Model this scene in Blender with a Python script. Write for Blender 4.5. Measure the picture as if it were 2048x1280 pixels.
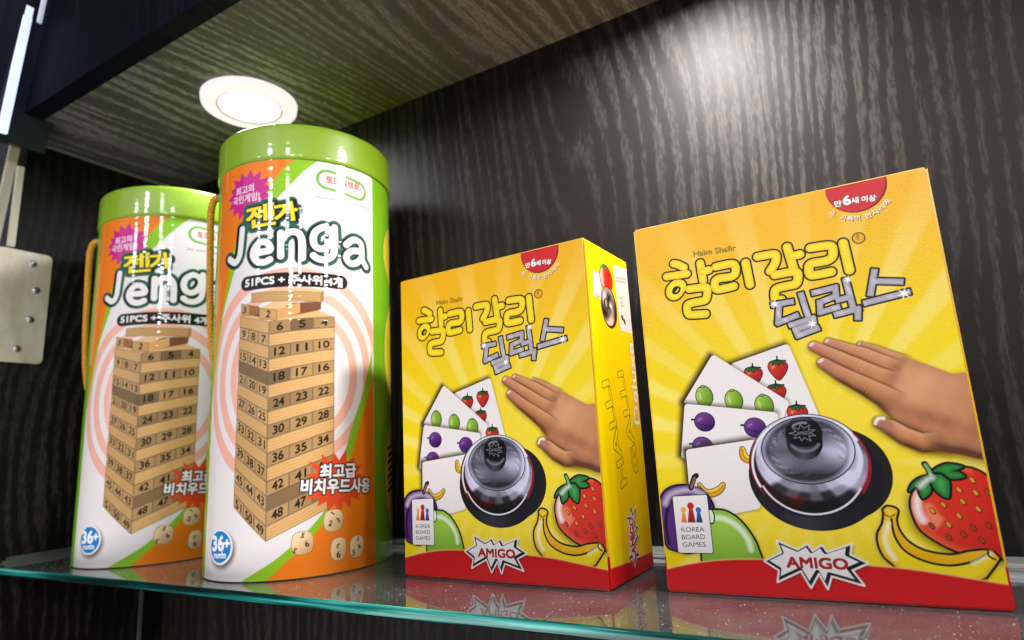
import bpy, bmesh, math, random
import numpy as np
from mathutils import Vector, Matrix

for o in list(bpy.data.objects):
    bpy.data.objects.remove(o)
scene = bpy.context.scene
COL = scene.collection
random.seed(4)
RNG = np.random.default_rng(11)

# ------------------------------------------------------------------ camera
cam_d = bpy.data.cameras.new("camera")
cam = bpy.data.objects.new("camera", cam_d)
COL.objects.link(cam)
cam_d.sensor_width = 36
cam_d.lens = 1224.0 / 2048 * 36
cam_d.shift_x = -27.87 / 2048
cam_d.clip_start = 0.01
cam_d.clip_end = 20
r_ = Vector((0.86886705, 0.49181568, -0.05645694))
u_ = Vector((0.14630412, -0.14615703, 0.97838296))
f_ = Vector((-0.47293251, 0.8583446, 0.19894569))
M = Matrix((r_, u_, -f_)).transposed().to_4x4()
M.translation = (0.27852, -0.48537, 0.07996)
cam.matrix_world = M
cam_d.dof.use_dof = True
cam_d.dof.focus_distance = 0.335
cam_d.dof.aperture_fstop = 7.5
scene.camera = cam

# ------------------------------------------------------------------ world, lamps, exposure
world = bpy.data.worlds.new("World")
scene.world = world
world.use_nodes = True
bg = world.node_tree.nodes["Background"]
bg.inputs[0].default_value = (0.80, 0.84, 1.0, 1)
bg.inputs[1].default_value = 0.045
vs = scene.view_settings
vs.view_transform = 'Standard'
vs.look = 'None'
vs.gamma = 1
vs.exposure = 0.0
vs.use_curve_mapping = False
scene.cycles.filter_width = 1.15
scene.cycles.caustics_reflective = False
scene.cycles.caustics_refractive = False
scene.cycles.max_bounces = 16
scene.cycles.transmission_bounces = 14
scene.cycles.glossy_bounces = 6
scene.cycles.sample_clamp_indirect = 4
ZC, YC, YW, XL, YG = 0.4216, -0.2294, -0.05, -0.44835, -0.2198


def lamp(name, kind, loc, target, power, size=0.1, color=(1, 1, 1), spread=180, size_y=None, spot=None):
    l = bpy.data.lights.new(name, kind)
    l.energy = power
    l.color = color
    if kind == 'AREA':
        l.shape = 'DISK' if size_y is None else 'RECTANGLE'
        l.size = size
        if size_y:
            l.size_y = size_y
        l.spread = math.radians(spread)
    else:
        l.shadow_soft_size = size
        if spot:
            l.spot_size = math.radians(spot)
            l.spot_blend = 0.6
    o = bpy.data.objects.new(name, l)
    COL.objects.link(o)
    o.location = loc
    o.rotation_euler = (Vector(target) - Vector(loc)).to_track_quat('-Z', 'Y').to_euler()
    return o


WARM = (0.965, 0.975, 1.05)
# ceiling panels of the shop behind the camera
lamp("room_ceiling_light", 'AREA', (0.95, -2.0, 1.5), (0.1, -0.15, 0.12), 3, 2.8, (1, 0.97, 0.95), size_y=1.8)
lamp("room_low_light", 'AREA', (-0.6, -1.9, 0.9), (-0.1, -0.15, 0.15), 4, 1.6, (1, 0.97, 0.95), size_y=1.4)
# unseen lamp added to lift the ceiling, for bounce off floor and counter
lamp("bounce_fill", 'AREA', (-0.22, -0.95, -0.45), (-0.22, -0.2, 0.42), 6.5, 1.1, (1, 0.97, 0.98), size_y=0.6)
# bare spot lamps of the shop ceiling: they make the streaks on the shrink film
for (x, y, z, p) in ((-0.08, -1.50, 0.78, 4.2), (0.77, -1.17, 0.66, 2.4), (0.56, -1.32, 0.58, 2.6), (1.15, -0.27, 0.90, 2.4),
                     (1.15, -0.52, 0.62, 3.6), (-0.42, -1.49, 0.68, 1.6), (0.40, -1.30, 0.75, 1.6)):
    lamp("room_spot", 'AREA', (x, y, z), (-0.1, -0.15, 0.15), p * 0.82, 0.11, WARM)


# ------------------------------------------------------------------ node helpers
def new_mat(name):
    m = bpy.data.materials.new(name)
    m.use_nodes = True
    nt = m.node_tree
    return m, nt, nt.nodes["Principled BSDF"]


def nd(nt, t, **kw):
    n = nt.nodes.new(t)
    for k, v in kw.items():
        setattr(n, k, v)
    return n


def setin(n, **kw):
    for k, v in kw.items():
        n.inputs[k.replace('_', ' ')].default_value = v


def mix_col(nt, fac, a, b, mode='MIX'):
    n = nd(nt, 'ShaderNodeMix', data_type='RGBA', blend_type=mode)
    for s, v in ((n.inputs[0], fac), (n.inputs[6], a), (n.inputs[7], b)):
        if hasattr(v, 'links') or isinstance(v, bpy.types.NodeSocket):
            nt.links.new(v, s)
        else:
            s.default_value = v
    return n.outputs[2]


def math_n(nt, op, a, b=None, c=None, clamp=False):
    n = nd(nt, 'ShaderNodeMath', operation=op, use_clamp=clamp)
    for s, v in zip(n.inputs, (a, b, c)):
        if v is None:
            continue
        if isinstance(v, bpy.types.NodeSocket):
            nt.links.new(v, s)
        else:
            s.default_value = v
    return n.outputs[0]


def noise(nt, vec, scale, detail=3, rough=0.5, dist=0.0):
    n = nd(nt, 'ShaderNodeTexNoise')
    nt.links.new(vec, n.inputs['Vector'])
    setin(n, Scale=scale, Detail=detail, Roughness=rough, Distortion=dist)
    return n.outputs[0]


def mapped(nt, vec, scale, loc=(0, 0, 0), rot=(0, 0, 0)):
    n = nd(nt, 'ShaderNodeMapping')
    nt.links.new(vec, n.inputs[0])
    n.inputs['Scale'].default_value = scale
    n.inputs['Location'].default_value = loc
    n.inputs['Rotation'].default_value = rot
    return n.outputs[0]


def ramp(nt, fac, stops):
    n = nd(nt, 'ShaderNodeValToRGB')
    nt.links.new(fac, n.inputs[0])
    e = n.color_ramp.elements
    while len(e) < len(stops):
        e.new(0.5)
    for el, (p, c) in zip(e, stops):
        el.position = p
        el.color = c if len(c) == 4 else tuple(c) + (1,)
    return n.outputs[0]


def bump(nt, height, strength, dist=0.001):
    n = nd(nt, 'ShaderNodeBump')
    nt.links.new(height, n.inputs['Height'])
    setin(n, Strength=strength, Distance=dist)
    return n.outputs[0]


def simple(name, color, rough=0.5, metal=0.0, spec=0.5, coat=0.0):
    m, nt, b = new_mat(name)
    b.inputs['Base Color'].default_value = tuple(color) + (1,)
    b.inputs['Roughness'].default_value = rough
    b.inputs['Metallic'].default_value = metal
    b.inputs['Specular IOR Level'].default_value = spec
    b.inputs['Coat Weight'].default_value = coat
    return m


# ------------------------------------------------------------------ materials
def wood_mat(name, across, along, dark=(0.0075, 0.0060, 0.0055), light=(0.033, 0.0268, 0.0230), freq=82.0, rough=(0.52, 0.70), seed=0.0, spec=0.36, wander=24.0):
    """dark textured laminate; across/along are axis indices of the grain frame"""
    m, nt, b = new_mat(name)
    tc = nd(nt, 'ShaderNodeTexCoord')
    sep = nd(nt, 'ShaderNodeSeparateXYZ')
    nt.links.new(tc.outputs['Object'], sep.inputs[0])
    comb = nd(nt, 'ShaderNodeCombineXYZ')
    nt.links.new(sep.outputs[across], comb.inputs[0])
    nt.links.new(sep.outputs[along], comb.inputs[1])
    comb.inputs[2].default_value = seed
    v = comb.outputs[0]
    # slow wander of the grain, then rings cut by it
    w1 = noise(nt, mapped(nt, v, (3.2, 0.9, 1)), 1.0, 2, 0.5)
    w2 = noise(nt, mapped(nt, v, (26, 4.0, 1)), 1.0, 3, 0.6)
    sx = nd(nt, 'ShaderNodeSeparateXYZ')
    nt.links.new(v, sx.inputs[0])
    ph = math_n(nt, 'MULTIPLY', sx.outputs[0], freq)
    ph = math_n(nt, 'ADD', ph, math_n(nt, 'MULTIPLY', w1, wander))
    ph = math_n(nt, 'ADD', ph, math_n(nt, 'MULTIPLY', w2, 2.2))
    ring = math_n(nt, 'MULTIPLY_ADD', math_n(nt, 'SINE', math_n(nt, 'MULTIPLY', ph, 6.2832)), 0.5, 0.5)
    fib = noise(nt, mapped(nt, v, (900, 40, 1)), 1.0, 3, 0.65)
    pore = noise(nt, mapped(nt, v, (520, 130, 1)), 1.0, 2, 0.6)
    patch = noise(nt, mapped(nt, v, (14, 2.2, 1), loc=(3.1, 1.7, 0)), 1.0, 2, 0.5)
    w3 = noise(nt, mapped(nt, v, (58, 7, 1), loc=(1.3, 5.5, 0)), 1.0, 3, 0.6)

    def soft(val, lo, hi):
        n_ = nd(nt, 'ShaderNodeMapRange')
        n_.interpolation_type = 'SMOOTHSTEP'
        nt.links.new(val, n_.inputs[0])
        setin(n_, From_Min=lo, From_Max=hi)
        return n_.outputs[0]
    g = math_n(nt, 'ADD', math_n(nt, 'MULTIPLY', ring, 0.55), math_n(nt, 'MULTIPLY', w3, 1.3))
    g = math_n(nt, 'ADD', g, math_n(nt, 'MULTIPLY', patch, 0.9))
    g = math_n(nt, 'ADD', g, math_n(nt, 'MULTIPLY', pore, 0.7))
    band = soft(g, 1.60, 2.02)
    speck = soft(math_n(nt, 'ADD', math_n(nt, 'MULTIPLY', pore, 0.6), math_n(nt, 'MULTIPLY', fib, 0.4)), 0.40, 0.60)
    mask0 = math_n(nt, 'MULTIPLY', band, math_n(nt, 'MULTIPLY_ADD', speck, 0.72, 0.28))
    area = noise(nt, mapped(nt, v, (4.5, 1.7, 1), loc=(9.3, 2.2, 0)), 1.0, 2, 0.5)
    mk = math_n(nt, 'MULTIPLY', mask0, math_n(nt, 'MULTIPLY_ADD', area, 2.2, -0.42, clamp=True))
    nt.links.new(mix_col(nt, mk, tuple(dark) + (1,), tuple(light) + (1,)), b.inputs['Base Color'])
    rr = math_n(nt, 'MULTIPLY_ADD', mk, rough[1] - rough[0], rough[0])
    nt.links.new(rr, b.inputs['Roughness'])
    nt.links.new(math_n(nt, 'MULTIPLY_ADD', mk, spec * 0.65, spec * 0.5), b.inputs['Specular IOR Level'])
    h = math_n(nt, 'ADD', mk, math_n(nt, 'MULTIPLY', fib, 0.3))
    nt.links.new(bump(nt, h, 0.22, 0.0004), b.inputs['Normal'])
    return m


M_WALL = wood_mat("dark_wood_upright", 0, 2, seed=0.3)
M_SIDE = wood_mat("dark_wood_side", 1, 2, seed=2.3)
M_CEIL = wood_mat("dark_wood_ceiling_lit", 0, 1, dark=(0.070, 0.062, 0.066), light=(0.230, 0.205, 0.214), seed=4.1, rough=(0.5, 0.65), spec=0.25)  # same laminate as the wall, light on it painted in as paler tones
M_FASCIA = wood_mat("dark_wood_fascia_shaded", 0, 2, dark=(0.004, 0.004, 0.009), light=(0.007, 0.007, 0.012), spec=0.07, rough=(0.55, 0.7), seed=7.7)  # same laminate, shade and bluish ambient painted in as darker tones


def print_mat(name, rough, kind):
    m, nt, b = new_mat(name)
    at = nd(nt, 'ShaderNodeVertexColor', layer_name="ink")
    nt.links.new(at.outputs[0], b.inputs['Base Color'])
    tc = nd(nt, 'ShaderNodeTexCoord')
    v = tc.outputs['Object']
    b.inputs['Roughness'].default_value = rough
    if kind == 'linen':                    # embossed linen finish of the carton
        h1 = noise(nt, mapped(nt, v, (380, 380, 2600)), 1.0, 2, 0.5)
        h2 = noise(nt, mapped(nt, v, (2600, 2600, 380)), 1.0, 2, 0.5)
        h = math_n(nt, 'ADD', h1, h2)
        nt.links.new(bump(nt, h, 0.22, 0.0004), b.inputs['Normal'])
        b.inputs['Specular IOR Level'].default_value = 0.22
    else:                                  # shrink film: clear coat with fine horizontal puckers
        h1 = noise(nt, mapped(nt, v, (14, 14, 165)), 1.0, 3, 0.6, 0.2)
        h2 = noise(nt, mapped(nt, v, (60, 60, 90)), 1.0, 2, 0.5)
        h = math_n(nt, 'ADD', h1, math_n(nt, 'MULTIPLY', h2, 0.25))
        b.inputs['Coat Weight'].default_value = 0.8
        b.inputs['Coat Roughness'].default_value = 0.03
        nt.links.new(bump(nt, h, 1.0, 0.00026), b.inputs['Coat Normal'])
        b.inputs['Specular IOR Level'].default_value = 0.15
    return m


M_LINEN = print_mat("printed_carton", 0.30, 'linen')
M_FILM = print_mat("printed_film", 0.5, 'film')


def lid_mat():
    m, nt, b = new_mat("green_plastic")
    b.inputs['Base Color'].default_value = (0.235, 0.395, 0.010, 1)
    b.inputs['Roughness'].default_value = 0.42
    tc = nd(nt, 'ShaderNodeTexCoord')
    h = noise(nt, mapped(nt, tc.outputs['Object'], (14, 14, 150)), 1.0, 3, 0.6)
    b.inputs['Coat Weight'].default_value = 0.8
    b.inputs['Coat Roughness'].default_value = 0.05
    nt.links.new(bump(nt, h, 1.0, 0.00030), b.inputs['Coat Normal'])
    b.inputs['Subsurface Weight'].default_value = 0.0
    return m


M_LID = lid_mat()


def carton_mat():
    m, nt, b = new_mat("yellow_red_carton")
    tc = nd(nt, 'ShaderNodeTexCoord')
    sep = nd(nt, 'ShaderNodeSeparateXYZ')
    nt.links.new(tc.outputs['Object'], sep.inputs[0])
    f = math_n(nt, 'GREATER_THAN', sep.outputs[2], 0.0175)
    c = mix_col(nt, f, (0.62, 0.006, 0.008, 1), (0.80, 0.52, 0.02, 1))
    nt.links.new(c, b.inputs['Base Color'])
    b.inputs['Roughness'].default_value = 0.28
    return m


M_CARTON = carton_mat()
M_CARD = simple("grey_board", (0.45, 0.42, 0.38), 0.8)


def rope_mat():
    m, nt, b = new_mat("orange_cord")
    b.inputs['Roughness'].default_value = 0.55
    tc = nd(nt, 'ShaderNodeTexCoord')
    n = noise(nt, mapped(nt, tc.outputs['Object'], (900, 900, 900)), 1.0, 2)
    nt.links.new(ramp(nt, n, [(0.3, (0.42, 0.15, 0.004)), (0.7, (0.80, 0.36, 0.012))]), b.inputs['Base Color'])
    return m


M_ROPE = rope_mat()


def glass_mat():
    m, nt, b = new_mat("shelf_glass")
    out = nt.nodes["Material Output"]
    nt.nodes.remove(b)
    g = nd(nt, 'ShaderNodeBsdfGlass')
    setin(g, Color=(1, 1, 1, 1), Roughness=0.0, IOR=1.52)
    d = nd(nt, 'ShaderNodeBsdfDiffuse')
    d.inputs[0].default_value = (0.75, 0.73, 0.70, 1)
    tc = nd(nt, 'ShaderNodeTexCoord')
    n = noise(nt, mapped(nt, tc.outputs['Object'], (30, 30, 30)), 1.0, 4, 0.65)
    n2 = noise(nt, mapped(nt, tc.outputs['Object'], (900, 900, 900)), 1.0, 2, 0.6)
    f = math_n(nt, 'MULTIPLY', math_n(nt, 'MULTIPLY', n, n2), 0.18)     # thin film of dust
    sp = nd(nt, 'ShaderNodeSeparateXYZ')
    nt.links.new(tc.outputs['Object'], sp.inputs[0])
    f = math_n(nt, 'MULTIPLY', f, math_n(nt, 'GREATER_THAN', sp.outputs[2], -0.0003))
    mx = nd(nt, 'ShaderNodeMixShader')
    nt.links.new(f, mx.inputs[0])
    nt.links.new(g.outputs[0], mx.inputs[1])
    nt.links.new(d.outputs[0], mx.inputs[2])
    nt.links.new(mx.outputs[0], out.inputs[0])
    ab = nd(nt, 'ShaderNodeVolumeAbsorption')
    ab.inputs['Color'].default_value = (0.12, 0.93, 0.82, 1)
    ab.inputs['Density'].default_value = 6.0
    nt.links.new(ab.outputs[0], out.inputs['Volume'])
    return m


def glass_edge_mat():
    m, nt, b = new_mat("shelf_glass_edge")
    tc = nd(nt, 'ShaderNodeTexCoord')
    v = tc.outputs['Object']
    # cut and ground edge: light inside the glass painted as long green bands
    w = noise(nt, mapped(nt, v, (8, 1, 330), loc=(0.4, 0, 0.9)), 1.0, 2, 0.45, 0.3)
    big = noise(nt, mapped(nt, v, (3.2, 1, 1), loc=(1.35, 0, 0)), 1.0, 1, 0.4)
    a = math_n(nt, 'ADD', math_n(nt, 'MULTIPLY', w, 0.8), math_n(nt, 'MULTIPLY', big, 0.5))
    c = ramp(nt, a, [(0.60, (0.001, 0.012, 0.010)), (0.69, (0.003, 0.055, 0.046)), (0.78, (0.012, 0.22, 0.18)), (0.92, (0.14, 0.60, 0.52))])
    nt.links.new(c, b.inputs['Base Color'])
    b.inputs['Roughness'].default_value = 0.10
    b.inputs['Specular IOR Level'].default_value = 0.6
    return m


M_GLASS = glass_mat()
M_GEDGE = glass_edge_mat()
M_STEEL = simple("brushed_steel", (0.50, 0.50, 0.50), 0.34, 0.9)
M_DULL = simple("dull_aluminium", (0.30, 0.30, 0.30), 0.45, 0.9)
M_SCREW = simple("zinc_screw", (0.55, 0.56, 0.58), 0.35, 1.0)
M_DUST = simple("white_dust", (0.85, 0.84, 0.82), 0.6)
M_BLACK = simple("black_lacquer", (0.010, 0.010, 0.012), 0.22)
M_POST = simple("blue_black_metal", (0.005, 0.007, 0.018), 0.3, 0.1)
M_CREAM = simple("cream_edge_band", (0.60, 0.54, 0.40), 0.45)
M_DARK = simple("dark_gap", (0.006, 0.006, 0.006), 0.7)


def plate_mat():
    m, nt, b = new_mat("nickel_plate")
    tc = nd(nt, 'ShaderNodeTexCoord')
    n = noise(nt, mapped(nt, tc.outputs['Object'], (40, 40, 18)), 1.0, 4, 0.6)
    nt.links.new(ramp(nt, n, [(0.35, (0.56, 0.47, 0.34)), (0.65, (0.80, 0.71, 0.57))]), b.inputs['Base Color'])
    b.inputs['Metallic'].default_value = 0.15
    b.inputs['Roughness'].default_value = 0.42
    return m


M_PLATE = plate_mat()


def emit_mat(name, color, s, base=(0.8, 0.8, 0.8)):
    m, nt, b = new_mat(name)
    b.inputs['Base Color'].default_value = tuple(base) + (1,)
    b.inputs['Emission Color'].default_value = tuple(color) + (1,)
    b.inputs['Emission Strength'].default_value = s
    return m


M_LAMP = emit_mat("lamp_diffuser", (1, 0.97, 0.93), 9.0)
M_TRIM = emit_mat("lamp_trim", (1, 0.94, 0.90), 0.95, (0.12, 0.11, 0.11))
M_SHEEN = emit_mat("post_highlight_glow", (0.52, 0.67, 1.0), 0.9)  # emission put in for the bluish highlight on the post
M_SHEEN_DIM = emit_mat("post_highlight_dim", (0.40, 0.55, 1.0), 0.22)  # second, weaker highlight on the post, also put in as emission


# ------------------------------------------------------------------ mesh helpers
def link_mesh(name, me, mat, parent=None):
    if mat:
        me.materials.append(mat)
    o = bpy.data.objects.new(name, me)
    COL.objects.link(o)
    if parent:
        o.parent = parent
    return o


def from_bm(name, bm, mat, parent=None, smooth=False):
    me = bpy.data.meshes.new(name)
    bmesh.ops.recalc_face_normals(bm, faces=bm.faces[:])
    bm.to_mesh(me)
    bm.free()
    if smooth:
        me.polygons.foreach_set('use_smooth', [True] * len(me.polygons))
    return link_mesh(name, me, mat, parent)


def bm_box(lo, hi, bevel=0.0, seg=2):
    bm = bmesh.new()
    bmesh.ops.create_cube(bm, size=1)
    for v in bm.verts:
        v.co = Vector([lo[i] + (v.co[i] + .5) * (hi[i] - lo[i]) for i in range(3)])
    if bevel:
        bmesh.ops.bevel(bm, geom=bm.edges[:], offset=bevel, segments=seg, affect='EDGES')
    return bm


def bm_lathe(profile, n=96, close=True):
    bm = bmesh.new()
    rings = []
    for (r, z) in profile:
        if r < 1e-7:
            rings.append([bm.verts.new((0, 0, z))])
        else:
            rings.append([bm.verts.new((r * math.cos(2 * math.pi * i / n), r * math.sin(2 * math.pi * i / n), z)) for i in range(n)])
    for a, b in zip(rings, rings[1:]):
        for i in range(n):
            j = (i + 1) % n
            if len(a) == 1 and len(b) == 1:
                continue
            if len(a) == 1:
                bm.faces.new((a[0], b[j], b[i]))
            elif len(b) == 1:
                bm.faces.new((a[i], a[j], b[0]))
            else:
                bm.faces.new((a[i], a[j], b[j], b[i]))
    return bm


def bm_tube(bm, pts, r, n=8):
    pts = [Vector(p) for p in pts]
    prev = None
    up = Vector((0.3, 0.2, 1)).normalized()
    for i, p in enumerate(pts):
        t = (pts[min(i + 1, len(pts) - 1)] - pts[max(i - 1, 0)]).normalized()
        a = up - t * up.dot(t)
        if a.length < 1e-3:
            a = Vector((1, 0, 0)) - t * t.x
        a.normalize()
        up = a
        b = t.cross(a)
        ring = [bm.verts.new(p + (a * math.cos(2 * math.pi * k / n) + b * math.sin(2 * math.pi * k / n)) * r) for k in range(n)]
        if prev:
            for k in range(n):
                bm.faces.new((prev[k], prev[(k + 1) % n], ring[(k + 1) % n], ring[k]))
        else:
            bm.faces.new(ring[::-1])
        prev = ring
    bm.faces.new(prev)


def empty(name, label, cat, loc=(0, 0, 0), rotz=0.0, group=None):
    o = bpy.data.objects.new(name, None)
    COL.objects.link(o)
    o.location = loc
    o.rotation_euler = (0, 0, rotz)
    o.empty_display_size = 0.02
    o['label'] = label
    o['category'] = cat
    if group:
        o['group'] = group
    return o


def structure(o):
    o['kind'] = 'structure'
    return o


# ------------------------------------------------------------------ the cabinet
structure(from_bm('back_wall', bm_box((XL - 0.03, YW, -0.55), (1.3, YW + 0.02, 1.0)), M_WALL))
structure(from_bm('side_wall', bm_box((XL - 0.02, -0.2190, -0.55), (XL, YW - 0.0005, ZC - 0.0005)), M_SIDE))
structure(from_bm('ceiling', bm_box((XL - 0.02, YC + 0.0005, ZC), (1.3, YW - 0.0005, ZC + 0.018)), M_CEIL))
structure(from_bm('fascia', bm_box((XL + 0.03, YC - 0.016, ZC - 0.001), (1.3, YC, 1.0)), M_FASCIA))
# thin pale joint strips where the panels meet
t = empty('joint_strip', 'thin pale joint strip along the ceiling and side panel of the cabinet', 'trim', (XL, -0.12, ZC))
bm = bm_box((0.0003, -0.098, -0.0028), (0.0022, 0.069, -0.0003))
o = from_bm('corner_bead', bm_box((0.0003, 0.0440, -0.95), (0.0045, 0.0480, -0.432), 0.001), simple("dull_bead", (0.10, 0.095, 0.09), 0.4), t)
o = from_bm('side_bead', bm, simple("pale_bead", (0.30, 0.29, 0.25), 0.45), t)

# down light
DL = (-0.2062, -0.1367)
t = empty('downlight', 'round white recessed downlight glowing in the cabinet ceiling above the tall tin', 'downlight', (DL[0], DL[1], ZC))
R = 0.0435
from_bm('trim_ring', bm_lathe([(0.028, -0.0030), (0.0285, -0.0062), (0.031, -0.0078), (0.040, -0.0072), (0.0428, -0.0055), (R, -0.0002)], 96), M_TRIM, t, True)
from_bm('inner_lip', bm_lathe([(0.0272, -0.0031), (0.0276, -0.0066), (0.0290, -0.0074), (0.0296, -0.0066)], 96), simple('lamp_lip', (0.5, 0.48, 0.47), 0.5), t, True)
from_bm('diffuser', bm_lathe([(0.0, -0.0030), (0.0280, -0.0030)], 96), M_LAMP, t)
lamp("downlight_beam", 'AREA', (DL[0], DL[1], ZC - 0.0085), (DL[0], DL[1], 0), 0.55, 0.055, WARM, 160)
for x, p in ((0.205, 2.7), (0.60, 1.8)):      # the same row of lamps goes on to the right, beyond the frame
    lamp("downlight_beam", 'AREA', (x, -0.143, ZC - 0.006), (x, -0.143, 0), p, 0.055, (1, 0.96, 0.92), 168)

# glass shelf
t = empty('glass_shelf', 'dusty green-edged glass shelf carrying the two tins and two boxes', 'shelf', (0, 0, 0))
from_bm('pane', bm_box((XL + 0.001, YG + 0.0012, -0.0056), (1.2, YW - 0.012, -0.0002), 0.0005, 1), M_GLASS, t)
bm = bmesh.new()
N = 220
xs = np.linspace(XL + 0.001, 1.2, N)
prof = [(0.0012, 0.0), (0.0002, -0.0005), (0.0, -0.0010), (0.0, -0.0022), (0.0, -0.0034), (0.0, -0.0046), (0.0003, -0.0054), (0.0012, -0.0058)]
rows = [[bm.verts.new((x, YG + a + 0.00012 * math.sin(x * 190) * math.sin(x * 57), b)) for x in xs] for a, b in prof]
for p, q in zip(rows, rows[1:]):
    for i in range(N - 1):
        bm.faces.new((p[i], p[i + 1], q[i + 1], q[i]))
from_bm('front_edge', bm, M_GEDGE, t, True)

# metal rail the shelf sits in
t = from_bm('shelf_rail', bm_box((XL + 0.001, YW - 0.0115, -0.009), (1.2, YW - 0.0005, 0.0062), 0.0045, 5), M_STEEL)
t['label'] = 'shiny metal rail on the back wall holding the rear of the glass shelf'
t['category'] = 'rail'
t = from_bm('side_bracket', bm_box((XL + 0.0005, -0.205, -0.009), (XL + 0.010, YW - 0.012, 0.0045), 0.003, 4), M_DULL)
t['label'] = 'dull metal bracket on the left side panel under the glass shelf end'
t['category'] = 'bracket'

# dust on the glass
bm = bmesh.new()
for i in range(2600):
    x = random.uniform(-0.42, 0.36)
    y = YG + 0.002 + abs(random.gauss(0, 0.045))
    if y > -0.06:
        continue
    s = random.choice((0.00008, 0.0001, 0.00013, 0.00022)) * random.uniform(.6, 1.3)
    p = Vector((x, y, -0.00015 + s * .4))
    vs_ = [bm.verts.new(p + Vector(d) * s) for d in ((1, 0, 0), (-.5, .8, 0), (-.5, -.8, 0), (0, 0, 0.9))]
    for a, b, c in ((0, 1, 3), (1, 2, 3), (2, 0, 3), (0, 2, 1)):
        bm.faces.new((vs_[a], vs_[b], vs_[c]))
o = from_bm('dust', bm, M_DUST)
o['kind'] = 'stuff'
o['label'] = 'white specks of dust lying on the glass shelf'
o['category'] = 'dust'

# hinge plate on the side panel
t = empty('hinge_plate', 'nickel hinge plate with four screws on the left side panel', 'hinge plate', (XL, -0.2045, 0.184))


def yz_plate(pts, x0, x1):
    bm = bmesh.new()
    a = [bm.verts.new((x0, p[0], p[1])) for p in pts]
    b = [bm.verts.new((x1, p[0], p[1])) for p in pts]
    bm.faces.new(a[::-1])
    bm.faces.new(b)
    for i in range(len(pts)):
        j = (i + 1) % len(pts)
        bm.faces.new((a[i], a[j], b[j], b[i]))
    return bm


def rrect(x0, y0, x1, y1, r, n=6):
    out = []
    for cx, cy, a0 in ((x1 - r, y1 - r, 0), (x0 + r, y1 - r, 90), (x0 + r, y0 + r, 180), (x1 - r, y0 + r, 270)):
        for i in range(n + 1):
            a = math.radians(a0 + 90 * i / n)
            out.append((cx + r * math.cos(a), cy + r * math.sin(a)))
    return out


bm = yz_plate(rrect(-0.0300, 0.003, 0.0162, 0.1165, 0.004), 0.0003, 0.0022)
bmesh.ops.bevel(bm, geom=[e for e in bm.edges if abs(e.verts[0].co.x - 0.0022) < 1e-6 and abs(e.verts[1].co.x - 0.0022) < 1e-6], offset=0.0005, segments=2, affect='EDGES')
plate = from_bm('plate', bm, M_PLATE, t)
for (py, pz) in ((-0.0003, 0.1045), (0.0047, 0.078), (0.0025, 0.047), (-0.0060, 0.0165)):
    bm = bm_lathe([(0.0033, 0.0), (0.0033, 0.0006), (0.0023, 0.0012), (0.0, 0.0014)], 20)
    s_ = from_bm('screw', bm, M_SCREW, t, True)
    s_.rotation_euler = (0, math.pi / 2, 0)
    s_.location = (0.0022, py, pz)
    bm = bm_box((-0.0017, -0.0004, 0.0011), (0.0017, 0.0004, 0.0016))
    sl = from_bm('slot', bm, M_DARK, s_)
    sl.rotation_euler = (0, 0, random.uniform(0, 3))

# open cabinet door at the extreme left, seen on its edges
t = empty('cabinet_door', 'black cabinet door ajar at the left edge with two cream edge bands', 'door', (-0.50, -0.245, 0.1))
from_bm('door_panel', bm_box((-0.10, -0.012, -0.4), (0.0062, 0.004, 0.323), 0.001), M_BLACK, t)


def bar(name, p, q, w, d, mat, parent):
    p, q = Vector(p), Vector(q)
    z = (q - p)
    L = z.length
    bm = bm_box((-w / 2, -d / 2, 0), (w / 2, d / 2, L), 0.0006)
    rot = z.to_track_quat('Z', 'Y').to_matrix().to_4x4()
    bmesh.ops.transform(bm, matrix=Matrix.Translation(p) @ rot, verts=bm.verts[:])
    o = from_bm(name, bm, mat, parent)
    return o


inv = -Vector(t.location)
bar('edge_band', Vector((-0.4290, -0.236, 0.4110)) + inv, Vector((-0.4560, -0.236, 0.2950)) + inv, 0.0085, 0.004, M_CREAM, t)
bar('edge_band', Vector((-0.4245, -0.232, 0.3790)) + inv, Vector((-0.4262, -0.232, 0.2960)) + inv, 0.0060, 0.004, M_CREAM, t)

# post above the door; its bluish highlights are added as glowing bars
t = empty('highlit_post', 'dark metal post at the upper left, its bluish highlights added as glowing bars', 'light', (-0.39, -0.25, 0.39))
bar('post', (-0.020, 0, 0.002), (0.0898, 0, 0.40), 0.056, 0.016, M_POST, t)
bar('highlight_bar', (-0.0055, -0.0095, 0.004), (0.0790, -0.0095, 0.400), 0.0072, 0.004, M_SHEEN, t)
bar('highlight_bar_dim', (0.0445, -0.0092, 0.100), (0.1105, -0.0092, 0.400), 0.004, 0.002, M_SHEEN_DIM, t)
bar('outer_frame', (-0.0465, -0.006, 0.02), (0.0297, -0.006, 0.40), 0.007, 0.02, M_BLACK, t)


# ================================================================== printed artwork (ink colours per vertex on dense flat sheets)
def lin(c):
    c = np.asarray(c, dtype=np.float32) / 255.0
    return np.where(c <= 0.04045, c / 12.92, ((c + 0.055) / 1.055) ** 2.4).astype(np.float32)


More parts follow.
